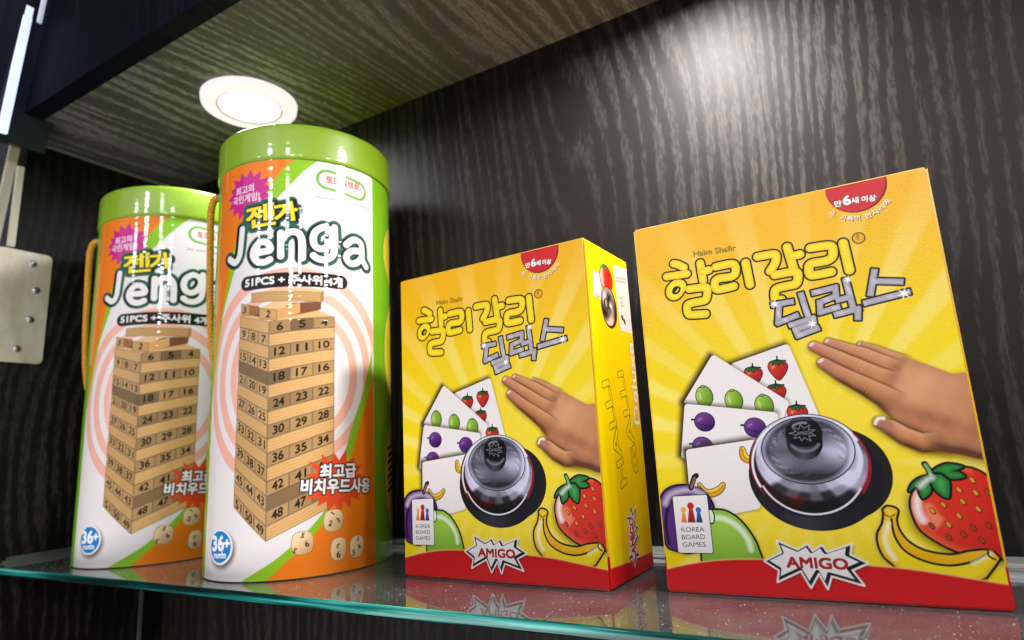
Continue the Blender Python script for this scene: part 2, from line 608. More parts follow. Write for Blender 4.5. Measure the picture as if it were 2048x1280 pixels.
class Sheet:
    def __init__(s, xs, ys):
        s.xs, s.ys = np.asarray(xs, np.float32), np.asarray(ys, np.float32)
        s.X, s.Y = np.meshgrid(s.xs, s.ys)
        s.px = float(np.median(np.diff(s.xs)))
        s.col = np.ones(s.X.shape + (3,), np.float32)
        s.idm = np.zeros(s.X.shape, np.uint8)
        s.names = ['body']
        s.id = 0

    def part(s, name):
        s.names.append(name)
        s.id = len(s.names) - 1

    def base(s):
        s.id = 0

    def win(s, x0, y0, x1, y1):
        i0, i1 = np.searchsorted(s.xs, (x0, x1))
        j0, j1 = np.searchsorted(s.ys, (y0, y1))
        return (slice(max(j0 - 1, 0), j1 + 1), slice(max(i0 - 1, 0), i1 + 1))

    def put(s, W, a, color, own=True):
        c = color if isinstance(color, np.ndarray) and color.ndim == 3 else lin(color)[None, None, :]
        s.col[W] = s.col[W] * (1 - a[..., None]) + c * a[..., None]
        if own:
            m = s.idm[W]
            m[a > 0.5] = s.id


def sd_poly(P, x, y):
    P = np.asarray(P, np.float32)
    d = np.full(x.shape, 1e9, np.float32)
    ins = np.zeros(x.shape, bool)
    n = len(P)
    for i in range(n):
        ax, ay = P[i]
        bx, by = P[(i + 1) % n]
        ex, ey = bx - ax, by - ay
        wx, wy = x - ax, y - ay
        L = ex * ex + ey * ey
        if L < 1e-12:
            continue
        t = np.clip((wx * ex + wy * ey) / L, 0, 1)
        d = np.minimum(d, (wx - ex * t) ** 2 + (wy - ey * t) ** 2)
        c = (ay <= y) != (by <= y)
        if ey != 0:
            ins ^= c & (x < ax + ex * (y - ay) / ey)
    d = np.sqrt(d)
    return np.where(ins, -d, d)


def sd_line(P, x, y, r):
    """distance to a polyline with one radius or a radius per vertex; returns d, across (-1..1), along (0..1)"""
    P = np.asarray(P, np.float32)
    n = len(P)
    rr = np.full(n, r, np.float32) if np.isscalar(r) else np.asarray(r, np.float32)
    best = np.full(x.shape, 1e9, np.float32)
    ac = np.zeros(x.shape, np.float32)
    al = np.zeros(x.shape, np.float32)
    if n == 1:
        P = np.vstack([P, P + 1e-4])
        rr = np.append(rr, rr[0])
        n = 2
    for i in range(n - 1):
        ax, ay = P[i]
        ex, ey = P[i + 1] - P[i]
        L = max(ex * ex + ey * ey, 1e-12)
        wx, wy = x - ax, y - ay
        t = np.clip((wx * ex + wy * ey) / L, 0, 1)
        rad = rr[i] + (rr[i + 1] - rr[i]) * t
        d = np.hypot(wx - ex * t, wy - ey * t) - rad
        m = d < best
        best = np.where(m, d, best)
        side = (ex * wy - ey * wx) / math.sqrt(L) / rad
        ac = np.where(m, side, ac)
        al = np.where(m, (i + t) / (n - 1), al)
    return best, ac, al


def bbox(P, pad):
    P = np.asarray(P)
    return P[:, 0].min() - pad, P[:, 1].min() - pad, P[:, 0].max() + pad, P[:, 1].max() + pad


def cr(P, closed=False, n=6):
    """Catmull-Rom through the points"""
    P = [np.array(p, float) for p in P]
    out = []
    m = len(P)
    rng = range(m) if closed else range(m - 1)
    for i in rng:
        if closed:
            a, b, c, d = P[i - 1], P[i], P[(i + 1) % m], P[(i + 2) % m]
        else:
            a, b, c, d = P[max(i - 1, 0)], P[i], P[i + 1], P[min(i + 2, m - 1)]
        for k in range(n):
            t = k / n
            out.append(0.5 * (2 * b + (c - a) * t + (2 * a - 5 * b + 4 * c - d) * t * t + (3 * b - a - 3 * c + d) * t ** 3))
    if not closed:
        out.append(P[-1])
    return np.array(out)


def poly(c, P, color, grow=0.0, soft=None, alpha=1.0, own=True, shade=None, clip=None):
    soft = soft or c.px * 1.3
    W = c.win(*bbox(P, grow + soft + c.px))
    x, y = c.X[W], c.Y[W]
    if x.size == 0:
        return
    d = sd_poly(P, x, y) - grow
    a = np.clip(0.5 - d / soft, 0, 1) * alpha
    if soft > c.px * 3:
        a = a * a * (3 - 2 * a)
    if clip is not None:
        a = a * clip(x, y)
    c.put(W, a.astype(np.float32), shade(x, y, d) if shade else color, own)


def line(c, P, r, color, soft=None, alpha=1.0, own=True, shade=None, clip=None):
    soft = soft or c.px * 1.3
    rm = float(np.max(r))
    W = c.win(*bbox(P, rm + soft + c.px))
    x, y = c.X[W], c.Y[W]
    if x.size == 0:
        return
    d, ac, al = sd_line(P, x, y, r)
    a = np.clip(0.5 - d / soft, 0, 1) * alpha
    if clip is not None:
        a = a * clip(x, y)
    c.put(W, a.astype(np.float32), shade(x, y, d, ac, al) if shade else color, own)


def ell(c, cx, cy, rx, ry, color, rot=0.0, grow=0.0, soft=None, alpha=1.0, own=True, shade=None, clip=None):
    soft = soft or c.px * 1.3
    R = max(rx, ry) + grow + soft + c.px
    W = c.win(cx - R, cy - R, cx + R, cy + R)
    x, y = c.X[W], c.Y[W]
    if x.size == 0:
        return
    ca, sa = math.cos(rot), math.sin(rot)
    u, v = (x - cx) * ca + (y - cy) * sa, -(x - cx) * sa + (y - cy) * ca
    k0 = np.hypot(u / rx, v / ry)
    k1 = np.hypot(u / rx ** 2, v / ry ** 2) + 1e-9
    d = k0 * (k0 - 1) / k1 - grow
    a = np.clip(0.5 - d / soft, 0, 1) * alpha
    if soft > c.px * 3:
        a = a * a * (3 - 2 * a)
    if clip is not None:
        a = a * clip(x, y)
    c.put(W, a.astype(np.float32), shade(x, y, u / rx, v / ry) if shade else color, own)


def lerp3(a, b, t):
    return lin(a)[None, None] * (1 - t[..., None]) + lin(b)[None, None] * t[..., None]


def sstep(a, b, x):
    t = np.clip((x - a) / (b - a), 0, 1)
    return t * t * (3 - 2 * t)


def star(cx, cy, rx, ry, n, inner, rot=0.0, jit=0.0, seed=1):
    rg = random.Random(seed)
    out = []
    for i in range(2 * n):
        k = (1.0 + rg.uniform(-jit, jit)) if i % 2 == 0 else inner
        a = rot + math.pi * i / n
        out.append((cx + rx * k * math.cos(a), cy + ry * k * math.sin(a)))
    return out


# ---- lettering
_glyphs = {}


def glyphs(s):
    if s not in _glyphs:
        cu = bpy.data.curves.new('lettering', 'FONT')
        cu.body = s
        cu.resolution_u = 4
        o = bpy.data.objects.new('lettering', cu)
        COL.objects.link(o)
        dg = bpy.context.evaluated_depsgraph_get()
        dg.update()
        ev = o.evaluated_get(dg)
        me = ev.to_mesh()
        me.calc_loop_triangles()
        V = np.array([v.co[:2] for v in me.vertices], np.float32)
        T = np.array([t_.vertices[:] for t_ in me.loop_triangles], np.int32)
        ev.to_mesh_clear()
        bpy.data.objects.remove(o)
        bpy.data.curves.remove(cu)
        lo, hi = V.min(0), V.max(0)
        _glyphs[s] = ((V - lo) / (hi - lo), T, float((hi[0] - lo[0]) / (hi[1] - lo[1])))
    return _glyphs[s]


def on_line(A, B, h, arc=0.0):
    A, B = np.array(A, float), np.array(B, float)
    e = B - A
    L = np.hypot(*e)
    e = e / L
    n = np.array((-e[1], e[0]))

    def f(u, v):
        b = 4 * arc * u * (1 - u)
        return A[0] + e[0] * L * u + n[0] * (h * v + b), A[1] + e[1] * L * u + n[1] * (h * v + b)
    return f


def on_quad(p00, p10, p11, p01):
    def f(u, v):
        w = ((1 - u) * (1 - v), u * (1 - v), u * v, (1 - u) * v)
        return tuple(sum(wi * p[k] for wi, p in zip(w, (p00, p10, p11, p01))) for k in (0, 1))
    return f


def on_circle(cx, cy, r, a0, a1, h):
    def f(u, v):
        a = a0 + (a1 - a0) * u
        rad = r - h * v if a1 > a0 else r + h * v
        return cx + rad * np.cos(a), cy + rad * np.sin(a)
    return f


def dilate(m, r):
    if r > 5:
        return dilate(dilate(m, r / 2), r / 2)
    k = int(math.ceil(r))
    out = m.copy()
    H, Wd = m.shape
    for dy in range(-k, k + 1):
        w = r * r - dy * dy
        if w < 0:
            continue
        w = int(math.sqrt(w))
        for dx in ((-w, w) if dy not in (-k, k) else range(-w, w + 1)):
            ys, yd = slice(max(-dy, 0), H - max(dy, 0)), slice(max(dy, 0), H - max(-dy, 0))
            xs_, xd = slice(max(-dx, 0), Wd - max(dx, 0)), slice(max(dx, 0), Wd - max(-dx, 0))
            out[yd, xd] |= m[ys, xs_]
    if r > 3:
        out = dilate2(out, m, r * 0.6)
    return out


def dilate2(out, m, r):
    k = int(r)
    H, Wd = m.shape
    for i in range(16):
        dx, dy = int(round(r * math.cos(i * math.pi / 8))), int(round(r * math.sin(i * math.pi / 8)))
        ys, yd = slice(max(-dy, 0), H - max(dy, 0)), slice(max(dy, 0), H - max(-dy, 0))
        xs_, xd = slice(max(-dx, 0), Wd - max(dx, 0)), slice(max(dx, 0), Wd - max(-dx, 0))
        out[yd, xd] |= m[ys, xs_]
    return out


def text(c, s, f, color, bold=0.0, outline=0.0, ocolor=(0, 0, 0), alpha=1.0, own=True, shadow=None, ss=3):
    V, T, _ = glyphs(s)
    X, Y = f(V[:, 0], V[:, 1])
    pad = bold + outline + 3 * c.px + (max(abs(shadow[0]), abs(shadow[1])) if shadow else 0)
    W = c.win(X.min() - pad, Y.min() - pad, X.max() + pad, Y.max() + pad)
    wx, wy = c.xs[W[1]], c.ys[W[0]]
    if len(wx) < 2 or len(wy) < 2:
        return
    st = c.px / ss
    dyp = float(np.median(np.diff(c.ys))) / ss
    gx = (X - wx[0]) / st + (ss - 1) / 2
    gy = (Y - wy[0]) / dyp + (ss - 1) / 2
    m = np.zeros((len(wy) * ss, len(wx) * ss), bool)
    for a, b, d in T:
        x0, x1, x2 = gx[a], gx[b], gx[d]
        y0, y1, y2 = gy[a], gy[b], gy[d]
        i0, i1 = int(max(math.floor(min(x0, x1, x2)), 0)), int(min(math.ceil(max(x0, x1, x2)) + 1, m.shape[1]))
        j0, j1 = int(max(math.floor(min(y0, y1, y2)), 0)), int(min(math.ceil(max(y0, y1, y2)) + 1, m.shape[0]))
        if i1 <= i0 or j1 <= j0:
            continue
        px_, py_ = np.arange(i0, i1)[None, :], np.arange(j0, j1)[:, None]
        e0 = (x1 - x0) * (py_ - y0) - (y1 - y0) * (px_ - x0)
        e1 = (x2 - x1) * (py_ - y1) - (y2 - y1) * (px_ - x1)
        e2 = (x0 - x2) * (py_ - y2) - (y0 - y2) * (px_ - x2)
        m[j0:j1, i0:i1] |= ((e0 >= 0) & (e1 >= 0) & (e2 >= 0)) | ((e0 <= 0) & (e1 <= 0) & (e2 <= 0))
    if bold > 0:
        m = dilate(m, bold / st)

    def pool(q):
        return q.reshape(len(wy), ss, len(wx), ss).mean((1, 3)).astype(np.float32) * alpha
    if shadow:
        sx, sy = int(round(shadow[0] / st)), int(round(shadow[1] / dyp))
        c.put(W, pool(np.roll(np.roll(m, sx, 1), sy, 0)), shadow[2], own)
    if outline > 0:
        c.put(W, pool(dilate(m, outline / st)), ocolor, own)
    c.put(W, pool(m), color, own)


def strokes(c, S, r, color, outline, ocolor=(12, 12, 12), shade=None):
    for P in S:
        line(c, P, r + outline, ocolor)
    for P in S:
        line(c, P, r, color, shade=shade)


# ---- fruit drawn on the packs
BLK = (14, 12, 10)


def strawberry(c, cx, cy, s, rot=0.0, clip=None):
    def tr(P):
        ca, sa = math.cos(rot), math.sin(rot)
        return [(cx + s * (x * ca - y * sa), cy + s * (x * sa + y * ca)) for x, y in P]
    body = cr(tr([(0, .62), (.5, .55), (.72, .2), (.6, -.25), (.2, -.8), (-.05, -.88), (-.4, -.5), (-.7, .05), (-.62, .45), (-.35, .62)]), True, 4)

    def sh(x, y, d):
        t_ = np.clip(((x - cx) * .6 - (y - cy) * .4) / s + .45, 0, 1)
        return lerp3((214, 60, 44), (160, 18, 24), t_)
    poly(c, body, BLK, grow=.07 * s, clip=clip)
    poly(c, body, (198, 36, 36), shade=sh, clip=clip)
    ell(c, *tr([(-.34, .2)])[0], .10 * s, .18 * s, (235, 150, 120), rot - .4, soft=.2 * s, alpha=.8, clip=clip)
    for i in range(5):
        a = -2.9 + i * .72
        tip = (0 + .62 * math.cos(a), .62 + .42 * math.sin(a) * .9)
        P = tr([(0, .72), (tip[0] * .55 - .12, .62 + (tip[1] - .62) * .5 + .04), tip, (tip[0] * .55 + .12, .62 + (tip[1] - .62) * .5 - .02)])
        poly(c, P, BLK, grow=.06 * s, clip=clip)
        poly(c, P, (36, 110, 52), clip=clip)
    line(c, tr([(0, .7), (0, .98)]), .06 * s, BLK, clip=clip)


def lime(c, cx, cy, rx, ry, rot=0.0, clip=None):
    ell(c, cx, cy, rx, ry, BLK, rot, grow=.10 * rx, clip=clip)

    def sh(x, y, u, v):
        return lerp3((160, 196, 76), (96, 146, 30), np.clip(.5 + .5 * u - .25 * v, 0, 1))
    ell(c, cx, cy, rx, ry, (120, 170, 50), rot, shade=sh, clip=clip)
    ell(c, cx - .1 * rx, cy + ry * .98, rx * .32, ry * .15, BLK, rot, clip=clip)
    ell(c, cx - .1 * rx, cy + ry * .98, rx * .22, ry * .09, (130, 172, 60), rot, clip=clip)
    ell(c, cx - .5 * rx, cy + .1 * ry, rx * .12, ry * .35, (205, 224, 150), rot, soft=rx * .3, alpha=.8, clip=clip)


def plum(c, cx, cy, rx, ry, rot=0.0, clip=None):
    line(c, [(cx - rx * 1.3, cy + ry * .35), (cx - rx * .8, cy + ry * .3)], rx * .1, BLK, clip=clip)
    ell(c, cx, cy, rx, ry, BLK, rot, grow=.08 * rx, clip=clip)

    def sh(x, y, u, v):
        return lerp3((112, 62, 140), (58, 20, 92), np.clip(.55 + .45 * u - .4 * v, 0, 1))
    ell(c, cx, cy, rx, ry, (80, 36, 112), rot, shade=sh, clip=clip)
    line(c, cr([(cx - .75 * rx, cy - .1 * ry), (cx, cy - .42 * ry), (cx + .6 * rx, cy - .55 * ry)]), rx * .035, (24, 6, 40), clip=clip)
    ell(c, cx - .45 * rx, cy + .3 * ry, rx * .25, ry * .12, (170, 130, 190), .5, soft=rx * .3, alpha=.7, clip=clip)


# ------------------------------------------------------------------ artwork: front of the card game box
BW, BH, BD = 147.44, 200.0, 66.9


def burst_logo(c, pts, A, B, h, k=1.0):
    sh = [(x + .9 * k, y - 1.1 * k) for x, y in pts]
    poly(c, sh, (60, 10, 8), soft=2.2 * k, alpha=.65, own=False)
    poly(c, pts, (236, 228, 222), grow=.55 * k)
    poly(c, pts, (16, 22, 22), grow=-.35 * k)
    cx, cy = np.mean(pts, 0)
    inner = [(cx + (x - cx) * .955 - .55 * k, cy + (y - cy) * .93 + .4 * k) for x, y in pts]
    poly(c, inner, (238, 232, 228), grow=-.95 * k)
    text(c, 'AMIGO', on_line(A, B, h), (176, 28, 30), bold=.24 * k, outline=.14 * k, ocolor=(110, 12, 14))


def paint_front():
    c = Sheet(np.linspace(1.0, BW - 1.0, 590), np.linspace(1.0, BH - 1.0, 800))
    X, Y = c.X, c.Y
    # yellow ground, orange towards the top, pale rays fanning out from the bell
    cx, cy = [(78.14,66.64)][0]
    t_ = sstep(95, 205, Y + (74 - X) * .04)
    ground = lerp3((243, 214, 8), (241, 178, 20), t_)
    ang = np.arctan2(Y - cy, X - cx)
    rad = np.hypot(X - cx, Y - cy)
    nr = 27
    ph = (ang / (2 * math.pi) * nr + .12 * np.sin(ang * 5)) % 1.0
    ray = sstep(.20, .34, ph) * (1 - sstep(.60, .76, ph))
    fade = sstep(20, 60, rad) * (1 - .78 * sstep(95, 150, rad)) * (.75 + .25 * np.sin(ang * 7 + 1))
    pale = lerp3((250, 234, 128), (248, 210, 108), t_)
    c.col[:] = ground + (pale - ground) * (ray * fade * .62)[..., None]
    glow = np.exp(-(rad / 62.0) ** 2)[..., None]
    c.col[:] = c.col * (1 - .5 * glow) + lin((240, 216, 84)) * .5 * glow
    c.col *= (1 + .02 * RNG.standard_normal(X.shape)[..., None]).astype(np.float32)

    # fan of cards with their shadow
    def card(P, name='playing_card_picture'):
        c.base()
        Q = [(x - 1.2, y + .6) for x, y in P]
        poly(c, Q, (60, 40, 0), grow=2.2, soft=4.2, alpha=.92, own=False)
        c.part(name)
        cen = np.mean(P, 0)
        S = [tuple(np.array(p) + (cen - np.array(p)) * .05) for p in P]
        poly(c, S, (236, 228, 224), grow=1.9)
    card([(47.05,114.57),(74.13,121.26),(83.51,83.44),(58.98,82.36)])
    for (p, s) in (([(68.59,110.30)][0], 6.3), ([(56.37,108.27)][0], 6.1), ([(66.39,98.33)][0], 6.1), ([(74.70,87.07)][0], 6.3), ([(64.00,83.40)][0], 5.6)):
        strawberry(c, p[0], p[1], s, -.05)
    card([(37.07,120.10),(70.66,92.47),(65.92,83.28),(58.11,85.86),(32.68,91.20),(19.88,97.14)])
    for p in [(30.32,99.49),(45.18,96.08),(59.71,92.31)]:
        lime(c, p[0], p[1], 4.25, 5.4, .1)
    card([(20.19,95.20),(65.15,87.28),(62.76,71.29),(19.16,66.94),(15.57,68.87)])
    for p in [(28.95,86.14),(53.92,81.58),(26.52,73.51)]:
        plum(c, p[0], p[1], 5.1, 4.7, -.3)
    card([(18.62,71.38),(52.74,74.78),(50.74,42.98),(37.82,40.36),(18.50,38.17),(18.24,48.68)])
    # bananas on the card
    for P in (cr([(46.43,71.38),(46.68,67.94),(48.01,66.18),(50.86,65.05)]), cr([(22.74,53.83),(24.20,51.02),(27.19,49.46),(30.77,50.23),(33.39,51.90),(34.78,53.79)])):
        n_ = len(P)
        rr = .7 + 1.1 * np.sin(np.linspace(.15, math.pi - .15, n_)) ** .8
        line(c, P, rr + .4, BLK)
        line(c, P, rr, (232, 186, 40), shade=lambda x, y, d, ac, al: lerp3((214, 150, 24), (244, 206, 66), np.clip(.5 + .6 * ac, 0, 1)))
        line(c, P[1:-1], .18, (120, 80, 10))

    # bell: shadow, base, dome, plate, button
    c.base()
    p = [(89.83,59.77)][0]
    c.part('bell_picture')
    ell(c, p[0] - 1, p[1] - 2, 22.5, 21.5, (30, 27, 26), 0.1)
    p = [(77.68,56.59)][0]
    q = [(46.59,57.40),(106.05,55.86),(74.22,31.38)]
    bx, by = p
    ell(c, bx, by, (q[1][0] - q[0][0]) / 2, by - q[2][1], (27, 27, 36), shade=lambda x, y, u, v: lerp3((22, 22, 30), (52, 50, 62), sstep(.1, .9, -v) * sstep(.6, -.2, np.abs(u + .2))))
    q = [(49.19,64.43),(103.22,62.47),(80.48,86.45),(73.89,38.18)]
    dx, dy = (q[0][0] + q[1][0]) / 2, (q[2][1] + q[3][1]) / 2
    drx, dry = (q[1][0] - q[0][0]) / 2, (q[2][1] - q[3][1]) / 2
    ell(c, dx, dy, drx, dry, (16, 14, 18), grow=.45)
    TAB = {  # angle in degrees (0 right, 90 up): shade from the plate outwards to the rim
        0: (150, 190, 236, 150, 40), 25: (190, 214, 226, 96, 52), 50: (120, 60, 176, 226, 210), 75: (90, 70, 200, 150, 232), 100: (150, 96, 226, 120, 240),
        125: (60, 110, 214, 60, 228), 150: (70, 190, 226, 70, 150), 175: (110, 214, 196, 46, 70), 200: (190, 226, 210, 40, 26), 220: (190, 150, 60, 30, 30),
        240: (205, 160, 96, 34, 22), 258: (196, 150, 60, 20, 14), 275: (176, 132, 104, 22, 18), 292: (186, 158, 52, 30, 16), 310: (210, 196, 150, 44, 34), 335: (214, 236, 226, 176, 60)}
    ks = sorted(TAB)
    tab = np.array([TAB[k] for k in ks] + [TAB[ks[0]]], float)
    ka = np.array(ks + [ks[0] + 360], float)

    def chrome(x, y, u, v):
        a = np.degrees(np.arctan2(v, u)) % 360
        rr = np.hypot(u, v)
        pxr = [(76.59,69.19)][0]
        inner = np.hypot((x - pxr[0]) / 19.5, (y - pxr[1]) / 14.2)
        t_ = np.clip((inner - 1) / np.maximum((inner - 1) + (1 - rr) * 1.5, 1e-3), 0, 1) * 3.999
        i = np.clip(np.searchsorted(ka, a, 'right') - 1, 0, len(ka) - 2)
        fa = (a - ka[i]) / (ka[i + 1] - ka[i])
        fa = sstep(.25, .75, fa)
        k = t_.astype(int)
        ft = t_ - k
        ft = sstep(.22, .78, ft)
        kk = np.minimum(k + 1, 4)
        val = (tab[i, k] * (1 - fa) + tab[i + 1, k] * fa) * (1 - ft) + (tab[i, kk] * (1 - fa) + tab[i + 1, kk] * fa) * ft
        val = np.clip((val - 128) * 1.22 + 134, 8, 248)
        red = np.exp(-((a - 205) / 30) ** 2) * sstep(2.2, 3.2, t_) + np.exp(-((a - 345) / 22) ** 2) * sstep(2.8, 3.7, t_) + 1.2 * np.exp(-((a - 250) / 9) ** 2) * np.exp(-((t_ - 2.6) / .6) ** 2)
        red = np.clip(red, 0, 1) * .7
        rgb = np.stack([val * .86 + 70 * red, val * .84 - 40 * red, val * .93 - 30 * red], -1)
        return lin(np.clip(rgb, 6, 250))
    ell(c, dx, dy, drx, dry, (150, 150, 160), shade=chrome)
    p = [(77.13,61.46)][0]
    line(c, [(dx + drx * .90 * math.cos(a), dy + dry * .965 * math.sin(a)) for a in np.linspace(math.radians(205), math.radians(330), 24)], .45, (214, 210, 220))
    for a0_, a1_, rr_, wd, cc in ((28, 205, .955, .62, (232, 230, 238)), (-35, 35, .985, .42, (150, 22, 44)), (150, 215, .985, .35, (120, 26, 40)), (60, 125, .90, .3, (60, 56, 66))):
        line(c, [(dx + drx * rr_ * math.cos(a), dy + dry * rr_ * math.sin(a)) for a in np.linspace(math.radians(a0_), math.radians(a1_), 36)], wd, cc, soft=.6)
    p = [(76.59,69.19)][0]
    q = [(55.20,70.16),(96.53,68.29),(78.73,84.97),(74.44,53.38)]
    prx, pry = (q[1][0] - q[0][0]) / 2, (q[2][1] - q[3][1]) / 2
    ell(c, p[0], p[1], prx, pry, (30, 28, 36), grow=.55)

    def plate_sh(x, y, u, v):
        a = np.arctan2(v, u)
        rr = np.hypot(u, v)
        val = 104 + 34 * np.sin(a * 1 + 2.2) + 85 * np.exp(-((a + .1) / .55) ** 2) + 56 * np.exp(-((np.abs(a) - 2.7) / .5) ** 2) - 46 * np.exp(-((a + 1.3) / .8) ** 2) * sstep(.35, .8, rr)
        val = val + 60 * sstep(.90, .98, rr) - 30 * np.exp(-((rr - .86) / .04) ** 2)
        n_ = np.sign(np.sin(a * 24)) * np.sin(a * 41 + rr * 30) * np.exp(-((rr - .76) / .07) ** 2) * 38 * ((np.abs(a - .35) < .75) | (np.abs(a + 2.3) < .8) | (np.abs(a - 2.6) < .4))
        val = np.clip(val + n_, 14, 230)
        return lin(np.stack([val * .86, val * .85, val * .96], -1))
    ell(c, p[0], p[1], prx, pry, (100, 100, 112), shade=plate_sh)
    for (u0, v0, ru, rv, val, al) in ((-.05, -.12, .50, .30, 58, .45), (-.05, -.76, .55, .12, 24, .75), (.1, .78, .5, .12, 60, .6)):
        ell(c, p[0] + u0 * prx, p[1] + v0 * pry, ru * prx, rv * pry, (val, val, val + 8), soft=6, alpha=al)
    k = [(76.20,77.27),(75.96,72.78),(67.07,77.80),(84.02,68.34)]
    kr = (k[3][0] - k[2][0]) / 2
    line(c, [k[0], k[1]], [kr * .98, kr * .96], (20, 20, 24), shade=lambda x, y, d, ac, al: lerp3((72, 70, 80), (8, 8, 11), np.clip(np.abs(ac + .15) * 1.1, 0, 1)))
    ell(c, k[0][0], k[0][1], kr, kr * .78, (14, 14, 17))
    line(c, [(k[0][0] + kr * .86 * math.cos(a), k[0][1] - 1.6 + kr * .82 * math.sin(a)) for a in np.linspace(math.radians(215), math.radians(325), 20)], .5, (120, 118, 130), soft=1.2)
    line(c, [(k[0][0] + kr * .8 * math.cos(a), k[0][1] + kr * .62 * math.sin(a)) for a in np.linspace(math.radians(75), math.radians(130), 12)], .35, (150, 150, 160), soft=1.0)
    st = star(k[0][0] - .2, k[0][1] + .3, kr * .72, kr * .5, 9, .55, .3, .12, 3)
    for i in range(len(st)):
        line(c, [st[i], st[(i + 1) % len(st)]], .17, (120, 120, 128))
    text(c, 'AMIGO', on_line((k[0][0] - 3.0, k[0][1] - .5), (k[0][0] + 2.8, k[0][1] - .5), 1.6), (140, 140, 148), bold=.08)

    # the reaching hand
    c.base()
    palm = cr([(119.70,110.80),(128.82,107.49),(140.80,100.55),(148.13,97.14),(151.19,64.16),(137.58,64.74),(126.54,68.63),(121.60,75.51),(115.36,82.34),(112.37,89.09),(115.48,102.04)], True, 5)
    c_sh = [(x - 1.0, y - 1.4) for x, y in palm]
    poly(c, c_sh, (70, 40, 5), grow=.6, soft=6.5, alpha=.75, own=False)
    FING = [
        ([(107.02,117.85),(112.75,115.01),(119.07,110.47),(125.17,105.66)], [(106.85,116.63),(112.47,113.14),(118.67,107.84),(124.47,101.13)]),
        ([(93.58,120.81),(99.83,117.43),(107.70,113.03),(115.23,108.09),(123.51,102.21)], [(93.32,118.94),(99.49,115.04),(107.23,109.87),(114.70,104.53),(122.76,97.36)]),
        ([(86.81,119.61),(93.85,114.67),(103.36,108.05),(111.99,102.06),(120.89,96.23)], [(86.48,117.24),(93.44,111.71),(102.82,104.35),(111.35,97.78),(120.00,90.43)]),
        ([(89.66,110.81),(96.77,104.64),(105.54,98.33),(112.91,92.67),(120.42,85.85)], [(89.30,108.19),(96.29,101.26),(104.93,94.23),(112.17,87.79),(119.43,79.48)])]
    TH = ([(109.45,80.46),(114.06,77.57),(119.05,73.43),(125.17,70.26),(134.31,70.42)], [(109.09,78.07),(113.52,74.06),(118.46,69.59),(124.53,66.22),(133.52,65.52)])
    for cl, ed in FING + [TH]:
        rr = [math.hypot(a[0] - b[0], a[1] - b[1]) for a, b in zip(cl, ed)]
        line(c, [(x - .8, y - 1.3) for x, y in cl], np.array(rr), (90, 55, 5), soft=4.0, alpha=.6, own=False)
    c.part('hand_picture')
    DK, MD, LT, PK = (88, 44, 22), (192, 128, 84), (222, 168, 120), (206, 134, 116)

    def skin(val, pink):
        base = np.where((val < .5)[..., None], lerp3(DK, MD, np.clip(val * 2, 0, 1)), lerp3(MD, LT, np.clip(val * 2 - 1, 0, 1)))
        return base * (1 - pink[..., None]) + lin(PK) * (.55 + .6 * np.clip(val, 0, 1))[..., None] * pink[..., None]

    p0, p1 = [(126.28,105.54),(136.62,68.45)]

    def nz(x, y):
        return .016 * np.sin(x * 1.3 + 2.2 * np.sin(y * .45)) * np.exp(-((y - p1[1] - 9) / 9) ** 2) + \
             .03 * np.sin(x * .25 + y * .5) + .02 * np.sin(x * .62 - y * .31 + 1)

    def palm_sh(x, y, d):
        e = np.clip(-d / 9.0, 0, 1)
        up = np.clip((y - p1[1]) / (p0[1] - p1[1]), -.2, 1.1)
        v_ = .20 + .44 * np.clip(up, 0, .85) + .20 * e + nz(x, y) * 1.1
        q1 = [(128.67,82.04)][0]
        v_ -= .22 * np.exp(-(((x - q1[0]) / 12) ** 2 + ((y - q1[1] - (x - q1[0]) * -.45) / 4) ** 2))
        q2 = [(127.86,94.28)][0]
        v_ += .10 * np.exp(-(((x - q2[0]) / 9) ** 2 + ((y - q2[1]) / 7) ** 2))
        for kx, ky in [(130.84,99.18),(124.77,95.87),(122.22,90.24)]:
            v_ += .07 * np.exp(-(((x - kx) / 5) ** 2 + ((y - ky) / 3.4) ** 2))
        v_ -= .45 * sstep(5.0, 0.0, -d) * sstep(.45, 0, up)
        return skin(np.clip(v_, 0, 1), np.clip(.15 + 0 * v_, 0, 1))
    poly(c, palm, MD, shade=palm_sh, soft=.8)
    for fi, (cl, ed) in enumerate(FING):
        rr = np.array([math.hypot(a[0] - b[0], a[1] - b[1]) for a, b in zip(cl, ed)])

        def fsh(x, y, d, ac, al, cl=cl):
            v_ = .56 + .30 * ac - .34 * np.clip(-ac - .35, 0, 1) ** 1.0 + nz(x, y)
            for j, kk in ((.55, .09), (.30, .05)):
                v_ += -kk * np.exp(-((al - j) / .035) ** 2) * np.cos((al - j) * 150) * (np.abs(ac) < .7)
            v_ = v_ - .10 * (fi == 3)
            return skin(np.clip(v_, 0, 1), np.clip(.75 - al * 2.2, 0, .75))

        def fade_out(x, y, cl=cl, ed=ed, rr=rr):
            d, ac, al = sd_line(cl, x, y, rr)
            return 1 - sstep(.74, 1.0, al)
        # dark groove under each finger, then the finger
        line(c, cl, rr + .55, (96, 48, 24), soft=1.2, alpha=.85, clip=fade_out)
        line(c, cl, rr, MD, shade=fsh, soft=.7, clip=fade_out)
        d0 = np.array(cl[0]) - np.array(cl[1])
        d0 /= np.hypot(*d0)
        tip = np.array(cl[0]) + d0 * rr[0] * .55 + np.array((.2, .5)) * rr[0] * .3
        ell(c, tip[0], tip[1], rr[0] * .62, rr[0] * .34, (238, 206, 190), math.atan2(d0[1], d0[0]) + 1.2, soft=.8, alpha=.9)
    cl, ed = TH
    rr = np.array([math.hypot(a[0] - b[0], a[1] - b[1]) for a, b in zip(cl, ed)])
